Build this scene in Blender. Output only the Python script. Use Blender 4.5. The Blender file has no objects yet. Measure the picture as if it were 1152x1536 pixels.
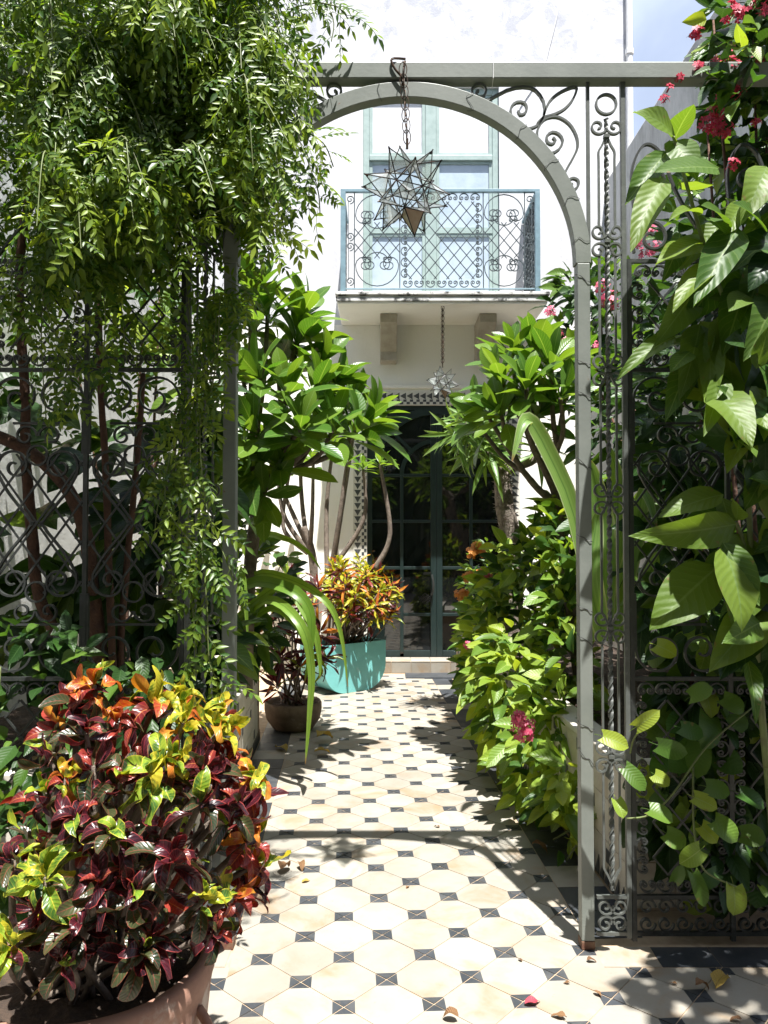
import bpy, math, random
import numpy as np
from mathutils import noise as mnoise
from mathutils import Vector, Matrix, Quaternion

R = random.Random(11)
SC = bpy.context.scene
COL = SC.collection
pi, sin, cos = math.pi, math.sin, math.cos
U = R.uniform

# ------------------------------------------------------------------ camera, sky, sun, exposure
F, EYE, PITCH = 1154.0, 1.477, math.radians(1.5387)
cd = bpy.data.cameras.new('camera')
cam = bpy.data.objects.new('camera', cd); COL.objects.link(cam)
cam.location = (0, 0, EYE)
cam.rotation_euler = (math.radians(90) + PITCH, 0, 0)
cd.sensor_width = 36; cd.lens = F / 1536 * 36
cd.clip_start = 0.02; cd.clip_end = 500
SC.camera = cam
SUN_DIR = Vector((-0.10, 0.325, -1.0)).normalized()      # the way the light travels
w = bpy.data.worlds.new('World'); SC.world = w; w.use_nodes = True
nt = w.node_tree; nt.nodes.clear()
sky = nt.nodes.new('ShaderNodeTexSky'); sky.sky_type = 'NISHITA'; sky.sun_disc = False
sky.sun_elevation = math.asin(-SUN_DIR.z); sky.sun_rotation = math.atan2(-SUN_DIR.x, -SUN_DIR.y)
sky.air_density = 1.0; sky.dust_density = 3.0; sky.ozone_density = 1.5
bg = nt.nodes.new('ShaderNodeBackground'); bg.inputs[1].default_value = 0.05
ow = nt.nodes.new('ShaderNodeOutputWorld')
tcn = nt.nodes.new('ShaderNodeTexCoord'); cn = nt.nodes.new('ShaderNodeTexNoise'); cn.inputs['Scale'].default_value = 2.6; cn.inputs['Detail'].default_value = 6; cn.inputs['Distortion'].default_value = 0.5
nt.links.new(tcn.outputs['Generated'], cn.inputs['Vector'])
cr_ = nt.nodes.new('ShaderNodeMapRange'); cr_.interpolation_type = 'SMOOTHSTEP'; cr_.inputs[1].default_value = 0.44; cr_.inputs[2].default_value = 0.64; cr_.inputs[3].default_value = 0.55; cr_.inputs[4].default_value = 0.9
nt.links.new(cn.outputs[0], cr_.inputs[0])
cm = nt.nodes.new('ShaderNodeMix'); cm.data_type = 'RGBA'; cm.inputs[7].default_value = (6.6, 7.6, 9.8, 1)
nt.links.new(cr_.outputs[0], cm.inputs[0]); nt.links.new(sky.outputs[0], cm.inputs[6])
nt.links.new(cm.outputs[2], bg.inputs[0]); nt.links.new(bg.outputs[0], ow.inputs[0])
sd = bpy.data.lights.new('sun', 'SUN'); sd.energy = 5.0; sd.angle = math.radians(0.53); sd.color = (1.0, 0.975, 0.935)
sun = bpy.data.objects.new('sun', sd); COL.objects.link(sun)
sun.location = (1, -4, 10); sun.rotation_euler = SUN_DIR.to_track_quat('-Z', 'Y').to_euler()
SC.view_settings.view_transform = 'Standard'; SC.view_settings.look = 'None'
SC.view_settings.exposure = 1.5; SC.view_settings.gamma = 1.0; SC.view_settings.use_curve_mapping = False
SC.render.engine = 'CYCLES'
SC.cycles.max_bounces = 7; SC.cycles.diffuse_bounces = 4; SC.cycles.transparent_max_bounces = 12

# ------------------------------------------------------------------ helpers: places
def ray(px, py):
    u = (px - 576) / F; v = (768 - py) / F
    return Vector((u, cos(PITCH) - v * sin(PITCH), sin(PITCH) + v * cos(PITCH)))
def P(px, py, D):
    r = ray(px, py); return Vector((0, 0, EYE)) + r * (D / r.y)
def G(px, py, z=0.0):
    r = ray(px, py); return Vector((0, 0, EYE)) + r * ((z - EYE) / r.z)
def proj(p):
    d = Vector(p) - Vector((0, 0, EYE))
    c = d.y * cos(PITCH) + d.z * sin(PITCH); u = d.x; v = -d.y * sin(PITCH) + d.z * cos(PITCH)
    c = max(c, 1e-3)
    return 576 + F * u / c, 768 - F * v / c, c
PATH_ROT = math.atan(0.0515)                            # the path runs a little to the left of the view
PT = Vector((-sin(PATH_ROT), cos(PATH_ROT), 0)); PN = Vector((cos(PATH_ROT), sin(PATH_ROT), 0))
def Q(a, b, z=0.0): return PN * a + PT * b + Vector((0, 0, z))

# ------------------------------------------------------------------ helpers: meshes
class MB:
    def __init__(s): s.v = []; s.f = []; s.m = []; s.uv = []
    def add(s, vs, fs, m=0, uv=None):
        o = len(s.v); s.v += [tuple(p) for p in vs]
        for k, f in enumerate(fs):
            s.f.append(tuple(i + o for i in f)); s.m.append(m)
            s.uv.append([uv[i] for i in f] if uv else [(0, 0)] * len(f))
        return s
    def box(s, lo, hi, m=0):
        x0, y0, z0 = lo; x1, y1, z1 = hi
        vs = [(x, y, z) for z in (z0, z1) for y in (y0, y1) for x in (x0, x1)]
        return s.add(vs, [(0, 2, 3, 1), (4, 5, 7, 6), (0, 1, 5, 4), (2, 6, 7, 3), (0, 4, 6, 2), (1, 3, 7, 5)], m)
    def obox(s, c, ax, ay, az, m=0):
        c, ax, ay, az = map(Vector, (c, ax, ay, az))
        vs = [c + ax * i + ay * j + az * k for k in (-1, 1) for j in (-1, 1) for i in (-1, 1)]
        return s.add(vs, [(0, 2, 3, 1), (4, 5, 7, 6), (0, 1, 5, 4), (2, 6, 7, 3), (0, 4, 6, 2), (1, 3, 7, 5)], m)
    def bar(s, pts, wd, dp, nrm=(0, 1, 0), m=0, taper=1.0):   # flat bar bent in the plane whose normal is nrm
        pts = [Vector(p) for p in pts]; n = Vector(nrm); k = len(pts); vs = []; fs = []
        for i, p in enumerate(pts):
            t = (pts[min(i + 1, k - 1)] - pts[max(i - 1, 0)]).normalized()
            sd_ = t.cross(n).normalized(); sc = 1 + (taper - 1) * i / max(k - 1, 1)
            for a, b in ((-1, -1), (1, -1), (1, 1), (-1, 1)):
                vs.append(p + sd_ * (a * wd / 2 * sc) + n * (b * dp / 2))
        for i in range(k - 1):
            for j in range(4):
                fs.append((i * 4 + j, i * 4 + (j + 1) % 4, i * 4 + 4 + (j + 1) % 4, i * 4 + 4 + j))
        fs += [(3, 2, 1, 0), tuple((k - 1) * 4 + j for j in range(4))]
        return s.add(vs, fs, m)
    def tube(s, pts, r, n=8, m=0, jit=0.0, cap=True):
        pts = [Vector(p) for p in pts]; k = len(pts)
        rs = r if isinstance(r, (list, tuple)) else [r] * k
        ref = Vector((0.3, 0.9, 0.2)); vs = []; fs = []
        for i, p in enumerate(pts):
            t = (pts[min(i + 1, k - 1)] - pts[max(i - 1, 0)]).normalized()
            a = t.cross(ref)
            if a.length < 0.05: a = t.cross(Vector((1, 0, 0)))
            a.normalize(); b = t.cross(a); ref = b.cross(t) if False else ref
            for j in range(n):
                q = 2 * pi * j / n; rr = rs[i] * (1 + (U(-jit, jit) if jit else 0))
                vs.append(p + (a * cos(q) + b * sin(q)) * rr)
        for i in range(k - 1):
            for j in range(n):
                fs.append((i * n + j, i * n + (j + 1) % n, i * n + n + (j + 1) % n, i * n + n + j))
        if cap: fs += [tuple(reversed(range(n))), tuple((k - 1) * n + j for j in range(n))]
        return s.add(vs, fs, m)
    def lathe(s, prof, c, n=40, m=0, wob=0.0):
        c = Vector(c); vs = []; fs = []; k = len(prof)
        ph = [U(0, 6) for _ in range(4)]
        for i, (r, z) in enumerate(prof):
            for j in range(n):
                q = 2 * pi * j / n; rr = r * (1 + wob * (sin(3 * q + ph[0]) + sin(7 * q + ph[1] + z * 9)))
                vs.append(c + Vector((rr * cos(q), rr * sin(q), z)))
        for i in range(k - 1):
            for j in range(n):
                fs.append((i * n + j, i * n + (j + 1) % n, i * n + n + (j + 1) % n, i * n + n + j))
        fs += [tuple(range(n))[::-1], tuple((k - 1) * n + j for j in range(n))]
        return s.add(vs, fs, m)
    def prism(s, poly, o, ex, ey, ez, m=0):            # polygon in (ex, ey) pushed along ez
        o, ex, ey, ez = map(Vector, (o, ex, ey, ez)); n = len(poly)
        a = [o + ex * x + ey * y for x, y in poly]; b = [p + ez for p in a]
        fs = [tuple(reversed(range(n))), tuple(range(n, 2 * n))] + [(i, (i + 1) % n, n + (i + 1) % n, n + i) for i in range(n)]
        return s.add(a + b, fs, m)
    def mesh(s, name, mats, smooth=False, off=None):
        me = bpy.data.meshes.new(name)
        vs = s.v if off is None else [(x - off[0], y - off[1], z - off[2]) for x, y, z in s.v]
        me.from_pydata(vs, [], s.f)
        for mm in (mats if isinstance(mats, (list, tuple)) else [mats]): me.materials.append(mm)
        me.polygons.foreach_set('material_index', s.m)
        uvl = me.uv_layers.new(name='UVMap')
        uvl.data.foreach_set('uv', [c for f in s.uv for p in f for c in p])
        if smooth: me.polygons.foreach_set('use_smooth', [True] * len(s.f))
        me.update(); return me
def root_of(o):
    while o.parent: o = o.parent
    return o
def link(name, me, parent=None):
    o = bpy.data.objects.new(name, me); COL.objects.link(o)
    if parent: o.parent = parent
    return o
def obj(name, mb, mats, parent=None, smooth=False, bevel=0.0, kind=None, label=None):
    off = tuple(root_of(parent).location) if parent else None
    o = link(name, mb.mesh(name, mats, smooth, off), parent)
    if bevel:
        b = o.modifiers.new('bevel', 'BEVEL'); b.width = bevel; b.segments = 2; b.limit_method = 'ANGLE'
    if kind: o['kind'] = kind
    if label: o['label'] = label
    return o
def tag(o, label, cat, group=None, kind=None):
    o['label'] = label; o['category'] = cat
    if group: o['group'] = group
    if kind: o['kind'] = kind
    return o
def thing(name, label, cat, loc=(0, 0, 0), group=None):
    return tag(place(name, loc), label, cat, group)
def place(name, loc):
    o = bpy.data.objects.new(name, None); COL.objects.link(o); o.location = loc; o.empty_display_size = 0.1
    return o
def smooth_by_angle(me, a=40):
    pass

# ------------------------------------------------------------------ helpers: materials
def new_mat(name):
    m = bpy.data.materials.new(name); m.use_nodes = True
    return m, m.node_tree.nodes, m.node_tree.links, m.node_tree.nodes['Principled BSDF']
def c4(c): return (c[0], c[1], c[2], 1)
def mixc(N, L, fac, a, b):
    n = N.new('ShaderNodeMix'); n.data_type = 'RGBA'
    for sock, val in ((n.inputs[0], fac), (n.inputs[6], a), (n.inputs[7], b)):
        if hasattr(val, 'is_output'): L.new(val, sock)
        elif isinstance(val, (tuple, list)): sock.default_value = c4(val)
        else: sock.default_value = val
    return n.outputs[2]
def math_(N, L, op, a, b=0.0, c=None, clamp=False):
    n = N.new('ShaderNodeMath'); n.operation = op; n.use_clamp = clamp
    for i, val in enumerate((a, b) if c is None else (a, b, c)):
        if hasattr(val, 'is_output'): L.new(val, n.inputs[i])
        else: n.inputs[i].default_value = val
    return n.outputs[0]
def noise(N, L, scale, detail=4, rough=0.6, vec=None, dist=0.0):
    n = N.new('ShaderNodeTexNoise'); n.inputs['Scale'].default_value = scale; n.inputs['Detail'].default_value = detail
    n.inputs['Roughness'].default_value = rough; n.inputs['Distortion'].default_value = dist
    if vec is None: vec = N.new('ShaderNodeNewGeometry').outputs['Position']
    L.new(vec, n.inputs['Vector']); return n.outputs[0]
def rampf(N, L, x, lo, hi):
    n = N.new('ShaderNodeMapRange'); n.interpolation_type = 'SMOOTHSTEP'
    L.new(x, n.inputs[0]); n.inputs[1].default_value = lo; n.inputs[2].default_value = hi
    return n.outputs[0]
def rnd(N, L):
    a = N.new('ShaderNodeObjectInfo').outputs['Random']; b = N.new('ShaderNodeNewGeometry').outputs['Random Per Island']
    return math_(N, L, 'FRACT', math_(N, L, 'ADD', a, b))
def bump(N, L, h, strength, dist, bsdf):
    b = N.new('ShaderNodeBump'); b.inputs['Strength'].default_value = strength; b.inputs['Distance'].default_value = dist
    L.new(h, b.inputs['Height']); L.new(b.outputs[0], bsdf.inputs['Normal'])
def plain(name, c1, c2=None, scale=8, rough=0.6, metal=0.0, lo=0.35, hi=0.7, bmp=0.0, bdist=0.003, bscale=None, c3=None, scale3=2, lo3=0.55, hi3=0.75, vary=0.0, spec=0.5):
    m, N, L, B = new_mat(name)
    col = c1
    if c2: col = mixc(N, L, rampf(N, L, noise(N, L, scale, 6), lo, hi), c1, c2)
    if c3: col = mixc(N, L, rampf(N, L, noise(N, L, scale3, 7, 0.65), lo3, hi3), col, c3)
    if vary:
        h = N.new('ShaderNodeHueSaturation'); L.new(math_(N, L, 'MULTIPLY_ADD', rnd(N, L), 2 * vary, 1 - vary), h.inputs['Value'])
        if hasattr(col, 'is_output'): L.new(col, h.inputs['Color'])
        else: h.inputs['Color'].default_value = c4(col)
        col = h.outputs[0]
    if hasattr(col, 'is_output'): L.new(col, B.inputs['Base Color'])
    else: B.inputs['Base Color'].default_value = c4(col)
    B.inputs['Roughness'].default_value = rough; B.inputs['Metallic'].default_value = metal
    B.inputs['Specular IOR Level'].default_value = spec
    if bmp: bump(N, L, noise(N, L, bscale or scale * 4, 5), bmp, bdist, B)
    return m
def leaf_mat(name, ca, cb, vein=None, trans=0.35, rough=0.42, tcol=None, patch=None, nv=9, vw=0.10, edge=None, bmp=0.25, spec=0.4, pscale=16, plo=0.45, phi=0.6, par=0, marks=0.0):
    m, N, L, B = new_mat(name)
    r = rnd(N, L)
    col = mixc(N, L, r, ca, cb)
    uv = N.new('ShaderNodeSeparateXYZ'); t = N.new('ShaderNodeUVMap'); L.new(t.outputs[0], uv.inputs[0])
    u = math_(N, L, 'ABSOLUTE', math_(N, L, 'SUBTRACT', uv.outputs[0], 0.5)); v = uv.outputs[1]
    ph = math_(N, L, 'MULTIPLY', math_(N, L, 'SUBTRACT', math_(N, L, 'MULTIPLY', v, nv), math_(N, L, 'MULTIPLY', u, nv * 0.45)), 2 * pi)
    pos_ = N.new('ShaderNodeNewGeometry').outputs['Position']
    ph = math_(N, L, 'ADD', ph, math_(N, L, 'MULTIPLY', noise(N, L, 22, 3, 0.5, pos_), 5.0))
    sn = math_(N, L, 'SINE', ph)
    if patch:
        g = N.new('ShaderNodeNewGeometry').outputs['Position']
        col = mixc(N, L, rampf(N, L, noise(N, L, pscale, 3, 0.5, g), plo, phi), col, patch)
    if vein:
        mid = rampf(N, L, u, 0.035, 0.010)
        lat = math_(N, L, 'MULTIPLY', rampf(N, L, sn, 0.90, 1.0), 0.45)
        col = mixc(N, L, math_(N, L, 'MAXIMUM', mid, lat), col, vein)
    if par:
        st_ = math_(N, L, 'SINE', math_(N, L, 'MULTIPLY', uv.outputs[0], par))
        col = mixc(N, L, math_(N, L, 'MULTIPLY', rampf(N, L, st_, 0.0, 1.0), 0.30), col, (cb[0] * 1.5, cb[1] * 1.25, cb[2] * 1.6))
        col = mixc(N, L, rampf(N, L, u, 0.06, 0.0), col, (ca[0] * .7, ca[1] * .75, ca[2] * .7))
        col = mixc(N, L, rampf(N, L, v, 0.93, 0.99), col, (0.20, 0.12, 0.05))
    if marks:
        gg = N.new('ShaderNodeNewGeometry').outputs['Position']
        k_ = math_(N, L, 'MULTIPLY', rampf(N, L, math_(N, L, 'ADD', noise(N, L, 34, 5, 0.6, gg), math_(N, L, 'MULTIPLY', u, 0.22)), 0.70, 0.78), marks)
        col = mixc(N, L, k_, col, (0.17, 0.11, 0.04))
    if edge: col = mixc(N, L, rampf(N, L, u, 0.40, 0.47), col, edge)
    L.new(col, B.inputs['Base Color']); B.inputs['Roughness'].default_value = rough; B.inputs['Specular IOR Level'].default_value = spec
    if bmp: bump(N, L, math_(N, L, 'ADD', sn, math_(N, L, 'MULTIPLY', u, 3.0)), bmp, 0.004, B)
    tr = N.new('ShaderNodeBsdfTranslucent'); hs = N.new('ShaderNodeMix'); hs.data_type = 'RGBA'; hs.blend_type = 'MULTIPLY'
    hs.inputs[0].default_value = 1.0; L.new(col, hs.inputs[6]); hs.inputs[7].default_value = c4(tcol or (1.9, 1.75, 0.7))
    L.new(hs.outputs[2], tr.inputs[0])
    mx = N.new('ShaderNodeMixShader'); mx.inputs[0].default_value = trans
    L.new(B.outputs[0], mx.inputs[1]); L.new(tr.outputs[0], mx.inputs[2])
    L.new(mx.outputs[0], N['Material Output'].inputs[0])
    return m
def stucco(name, base, stain, st_lo, st_hi, scale=1.3, patch=None):
    m, N, L, B = new_mat(name)
    g = N.new('ShaderNodeNewGeometry').outputs['Position']
    mp = N.new('ShaderNodeMapping'); mp.inputs['Scale'].default_value = (1.6, 1.6, 0.55); L.new(g, mp.inputs[0])
    n1 = noise(N, L, scale, 9, 0.7, mp.outputs[0], 0.4)
    col = mixc(N, L, rampf(N, L, n1, st_lo, st_hi), base, stain)
    n2 = noise(N, L, 26, 6, 0.7, g)
    col = mixc(N, L, math_(N, L, 'MULTIPLY', rampf(N, L, n2, 0.55, 0.75), 0.25), col, stain)
    if patch:
        sx = N.new('ShaderNodeSeparateXYZ'); L.new(g, sx.inputs[0])
        hz = rampf(N, L, sx.outputs[2], patch[0], patch[1])
        n3 = noise(N, L, 3.1, 9, 0.72, g, 0.6)
        col = mixc(N, L, math_(N, L, 'MULTIPLY', hz, rampf(N, L, n3, 0.45, 0.62)), col, patch[2])
    L.new(col, B.inputs['Base Color']); B.inputs['Roughness'].default_value = 0.9; B.inputs['Specular IOR Level'].default_value = 0.2
    bump(N, L, math_(N, L, 'ADD', noise(N, L, 9, 7, 0.65), math_(N, L, 'MULTIPLY', noise(N, L, 70, 3), 0.4)), 0.35, 0.012, B)
    return m

M = {}
M['wall'] = stucco('white_stucco', (0.62, 0.62, 0.635), (0.47, 0.47, 0.495), 0.40, 0.78, patch=(5.6, 7.2, (0.42, 0.43, 0.47)))
M['wall_low'] = stucco('cream_stucco', (0.86, 0.845, 0.79), (0.76, 0.735, 0.66), 0.45, 0.8)
M['grey_wall'] = stucco('weathered_stucco', (0.50, 0.50, 0.49), (0.30, 0.30, 0.29), 0.35, 0.7, 2.0)
M['old_white'] = stucco('old_whitewash', (0.66, 0.66, 0.64), (0.36, 0.37, 0.33), 0.45, 0.75, 2.2)
M['ledge'] = plain('stained_ledge', (0.68, 0.67, 0.64), (0.45, 0.44, 0.41), 5, 0.9, bmp=0.4, bscale=40, c3=(0.05, 0.05, 0.045), scale3=7, lo3=0.50, hi3=0.62)
M['stone'] = plain('corbel_stone', (0.42, 0.38, 0.31), (0.33, 0.29, 0.23), 10, 0.85, bmp=0.3, bscale=60)
M['teal'] = plain('pale_teal_paint', (0.31, 0.395, 0.375), (0.255, 0.335, 0.315), 12, 0.5, c3=(0.45, 0.40, 0.33), scale3=14, lo3=0.66, hi3=0.74)
M['blue'] = plain('blue_grey_paint', (0.17, 0.27, 0.32), (0.13, 0.21, 0.25), 14, 0.5, bmp=0.1)
M['railiron'] = plain('rail_iron', (0.055, 0.075, 0.085), (0.04, 0.055, 0.06), 20, 0.5)
M['gate'] = plain('grey_green_paint', (0.185, 0.20, 0.18), (0.15, 0.165, 0.148), 7, 0.45, c3=(0.15, 0.085, 0.05), scale3=23, lo3=0.66, hi3=0.74, bmp=0.16, bscale=55)
M['gaterust'] = plain('rusty_paint', (0.17, 0.10, 0.06), (0.12, 0.05, 0.03), 30, 0.8, bmp=0.3)
M['iron_sunlit'] = plain('sunlit_painted_rod', (0.10, 0.108, 0.10), (0.075, 0.082, 0.076), 25, 0.4, c3=(0.15, 0.155, 0.15), scale3=30, bmp=0.15, bscale=120)  # lit copy of the fence iron, sunlight put into its lighter colour
M['iron'] = plain('wrought_iron', (0.028, 0.031, 0.029), (0.018, 0.020, 0.019), 25, 0.45, c3=(0.06, 0.065, 0.062), scale3=40, bmp=0.15, bscale=120)
M['black'] = plain('black_wire', (0.012, 0.012, 0.012), rough=0.5)
M['chain'] = plain('dark_chain', (0.035, 0.028, 0.022), (0.08, 0.04, 0.02), 60, 0.5, metal=0.6)
M['lead'] = plain('dark_came', (0.02, 0.016, 0.014), (0.09, 0.035, 0.015), 30, 0.45, metal=0.5, lo=0.5, hi=0.75)
M['door'] = plain('dark_green_paint', (0.010, 0.022, 0.021), (0.015, 0.028, 0.027), 8, 0.38, bmp=0.1)
M['void'] = plain('dim_room', (0.02, 0.02, 0.02), rough=0.9)
M['tilewhite'] = plain('white_glaze', (0.68, 0.66, 0.60), (0.58, 0.56, 0.5), 20, 0.4)
M['tiledark'] = plain('dark_glaze', (0.05, 0.055, 0.06), (0.09, 0.09, 0.09), 20, 0.4)
M['grout'] = plain('grout', (0.42, 0.32, 0.22), (0.33, 0.24, 0.16), 14, 0.95, c3=(0.22, 0.16, 0.11), scale3=5)
M['soil'] = plain('soil', (0.035, 0.024, 0.017), (0.07, 0.045, 0.03), 30, 1.0, bmp=0.9, bdist=0.02, bscale=60)
M['dirt'] = plain('ground_dirt', (0.16, 0.13, 0.10), (0.10, 0.085, 0.06), 3, 1.0, bmp=0.4, bscale=20)
M['terra'] = plain('terracotta', (0.33, 0.185, 0.13), (0.25, 0.13, 0.09), 9, 0.8, c3=(0.46, 0.38, 0.32), scale3=7, lo3=0.55, hi3=0.70, bmp=0.5, bscale=40)
M['oldpot'] = plain('mossy_clay', (0.20, 0.15, 0.11), (0.10, 0.075, 0.055), 9, 0.9, c3=(0.34, 0.29, 0.24), scale3=7, lo3=0.55, hi3=0.7, bmp=0.4, bscale=45)
M['turq'] = plain('turquoise_paint', (0.16, 0.45, 0.44), (0.13, 0.385, 0.38), 4, 0.45, c3=(0.26, 0.40, 0.37), scale3=9, lo3=0.58, hi3=0.75, bmp=0.15, bscale=14, bdist=0.004)
M['bark'] = plain('grey_bark', (0.17, 0.135, 0.105), (0.09, 0.07, 0.055), 26, 0.9, bmp=0.7, bdist=0.01, bscale=70)
M['vinebark'] = plain('red_brown_bark', (0.13, 0.065, 0.04), (0.075, 0.04, 0.028), 30, 0.9, bmp=0.8, bdist=0.01, bscale=60)
M['spinebark'] = plain('spiny_bark', (0.26, 0.22, 0.18), (0.13, 0.10, 0.08), 30, 0.9, bmp=1.0, bdist=0.012, bscale=55)
M['stem'] = plain('green_stem', (0.13, 0.17, 0.05), (0.10, 0.11, 0.04), 20, 0.6)
M['pipe'] = plain('white_pipe', (0.72, 0.72, 0.72), (0.6, 0.6, 0.6), 9, 0.5)
def floor_mat(name, c1, c2, stain, rough=0.45):
    m, N, L, B = new_mat(name)
    g = N.new('ShaderNodeNewGeometry').outputs['Position']
    r = rnd(N, L)
    col = mixc(N, L, rampf(N, L, noise(N, L, 5.0, 7, 0.6, g, 0.3), 0.35, 0.7), c1, c2)
    sc = N.new('ShaderNodeCombineXYZ'); L.new(math_(N, L, 'MULTIPLY', r, 40.0), sc.inputs[2])
    va = N.new('ShaderNodeVectorMath'); va.operation = 'ADD'; L.new(g, va.inputs[0]); L.new(sc.outputs[0], va.inputs[1])
    n3 = noise(N, L, 3.2, 6, 0.62, va.outputs[0], 0.8)
    col = mixc(N, L, math_(N, L, 'MULTIPLY', rampf(N, L, n3, 0.48, 0.73), 0.8), col, stain)
    col = mixc(N, L, math_(N, L, 'MULTIPLY', rampf(N, L, noise(N, L, 60, 4, 0.7, g), 0.60, 0.72), 0.35), col, (0.16, 0.125, 0.09))
    col = mixc(N, L, math_(N, L, 'MULTIPLY', rampf(N, L, noise(N, L, 1.7, 8, 0.75, g, 0.5), 0.54, 0.72), 0.30), col, (0.17, 0.14, 0.105))
    h = N.new('ShaderNodeHueSaturation'); L.new(col, h.inputs['Color'])
    L.new(math_(N, L, 'MULTIPLY_ADD', r, 0.24, 0.86), h.inputs['Value'])
    L.new(h.outputs[0], B.inputs['Base Color'])
    L.new(math_(N, L, 'MULTIPLY_ADD', noise(N, L, 12, 5, 0.6, g), 0.35, rough - 0.1), B.inputs['Roughness'])
    B.inputs['Specular IOR Level'].default_value = 0.4
    bump(N, L, noise(N, L, 35, 5), 0.08, 0.004, B)
    return m
M['cream'] = floor_mat('cream_cement', (0.290, 0.273, 0.236), (0.268, 0.240, 0.195), (0.265, 0.175, 0.095), 0.5)
M['slate'] = floor_mat('black_cement', (0.032, 0.037, 0.043), (0.05, 0.055, 0.062), (0.085, 0.085, 0.085), 0.42)
M['cream2'] = floor_mat('pale_planter_tile', (0.55, 0.52, 0.45), (0.50, 0.46, 0.39), (0.40, 0.34, 0.25), 0.5)
def glass_mat(name, col, rough, spec, c2=None):
    m, N, L, B = new_mat(name)
    if c2: L.new(mixc(N, L, rampf(N, L, noise(N, L, 3, 6, 0.7), 0.4, 0.7), col, c2), B.inputs['Base Color'])
    else: B.inputs['Base Color'].default_value = c4(col)
    B.inputs['Roughness'].default_value = rough; B.inputs['Specular IOR Level'].default_value = spec
    return m
M['doorglass'] = glass_mat('dark_glass', (0.006, 0.007, 0.007), 0.03, 1.0, (0.012, 0.012, 0.012))
M['winglass'] = glass_mat('sky_reflection_glass', (0.44, 0.52, 0.60), 0.10, 0.6, (0.34, 0.42, 0.51))  # reflected sky put into the pale blue base colour
M['winboard'] = plain('whitewashed_pane', (0.66, 0.67, 0.69), (0.5, 0.51, 0.54), 6, 0.6, c3=(0.38, 0.39, 0.42), scale3=11, lo3=0.6, hi3=0.75)
m, N, L, B = new_mat('lantern_glass')
tr = N.new('ShaderNodeBsdfTransparent'); tr.inputs[0].default_value = (0.93, 0.95, 0.94, 1)
B.inputs['Base Color'].default_value = (0.74, 0.76, 0.75, 1); B.inputs['Roughness'].default_value = 0.12
mx = N.new('ShaderNodeMixShader'); fr = N.new('ShaderNodeFresnel'); fr.inputs[0].default_value = 1.5
L.new(math_(N, L, 'ADD', math_(N, L, 'MULTIPLY', fr.outputs[0], 0.8), rampf(N, L, noise(N, L, 30, 4), 0.35, 2.6)), mx.inputs[0])
L.new(tr.outputs[0], mx.inputs[1]); L.new(B.outputs[0], mx.inputs[2]); L.new(mx.outputs[0], N['Material Output'].inputs[0])
M['lglass'] = m
M['amber'] = glass_mat('rust_stained_glass', (0.34, 0.22, 0.13), 0.3, 0.5, (0.50, 0.46, 0.40))
# foliage
M['vine'] = leaf_mat('vine_leaf', (0.034, 0.092, 0.012), (0.135, 0.205, 0.022), None, 0.44, 0.38, bmp=0.0, spec=0.45)
M['vinelime'] = leaf_mat('young_vine_leaf', (0.15, 0.235, 0.025), (0.24, 0.32, 0.04), None, 0.42, 0.4, bmp=0.0)
M['plum'] = leaf_mat('frangipani_leaf', (0.045, 0.12, 0.016), (0.125, 0.21, 0.025), (0.17, 0.26, 0.07), 0.38, 0.34, nv=13, bmp=0.10)
M['big'] = leaf_mat('broad_leaf', (0.04, 0.10, 0.014), (0.135, 0.205, 0.028), (0.14, 0.215, 0.055), 0.42, 0.46, nv=10, bmp=0.13, spec=0.35, marks=.8)
M['lime'] = leaf_mat('lime_leaf', (0.12, 0.215, 0.025), (0.27, 0.34, 0.04), (0.25, 0.33, 0.09), 0.40, 0.42, bmp=0.15, marks=.7)
M['mid'] = leaf_mat('shrub_leaf', (0.03, 0.085, 0.015), (0.105, 0.185, 0.026), None, 0.36, 0.4, bmp=0.12, marks=.6)
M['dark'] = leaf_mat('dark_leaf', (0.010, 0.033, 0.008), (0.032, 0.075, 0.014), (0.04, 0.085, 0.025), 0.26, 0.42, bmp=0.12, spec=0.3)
M['strap'] = leaf_mat('strap_leaf', (0.10, 0.20, 0.025), (0.16, 0.27, 0.04), None, 0.40, 0.38, bmp=0.0, par=70, marks=.5)
M['stripe'] = leaf_mat('striped_leaf', (0.12, 0.23, 0.06), (0.16, 0.27, 0.07), None, 0.4, 0.4, bmp=0.0, edge=(0.30, 0.36, 0.19), par=44, marks=.5)
M['narrow'] = leaf_mat('narrow_leaf', (0.075, 0.16, 0.03), (0.16, 0.26, 0.06), (0.3, 0.36, 0.16), 0.36, 0.4, nv=1, bmp=0.0)
M['cpurple'] = leaf_mat('croton_purple', (0.014, 0.005, 0.008), (0.048, 0.008, 0.013), (0.18, 0.022, 0.03), 0.2, 0.31, (1.8, 0.7, 0.6), bmp=0.15, edge=(0.30, 0.05, 0.045), spec=0.5, marks=.3)
M['cgreen'] = leaf_mat('croton_dark_green', (0.02, 0.035, 0.016), (0.05, 0.06, 0.02), (0.20, 0.06, 0.04), 0.2, 0.32, (1.6, 1.2, 0.6), bmp=0.15, spec=0.5, edge=(0.16, 0.05, 0.03))
M['cred'] = leaf_mat('croton_red', (0.16, 0.016, 0.022), (0.28, 0.04, 0.028), (0.45, 0.16, 0.05), 0.3, 0.32, (1.7, 0.9, 0.5), bmp=0.15, patch=(0.12, 0.02, 0.02))
M['corange'] = leaf_mat('croton_orange', (0.46, 0.13, 0.02), (0.50, 0.24, 0.03), (0.5, 0.34, 0.05), 0.34, 0.35, (1.5, 1.2, 0.5), bmp=0.15, patch=(0.32, 0.05, 0.02))
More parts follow.
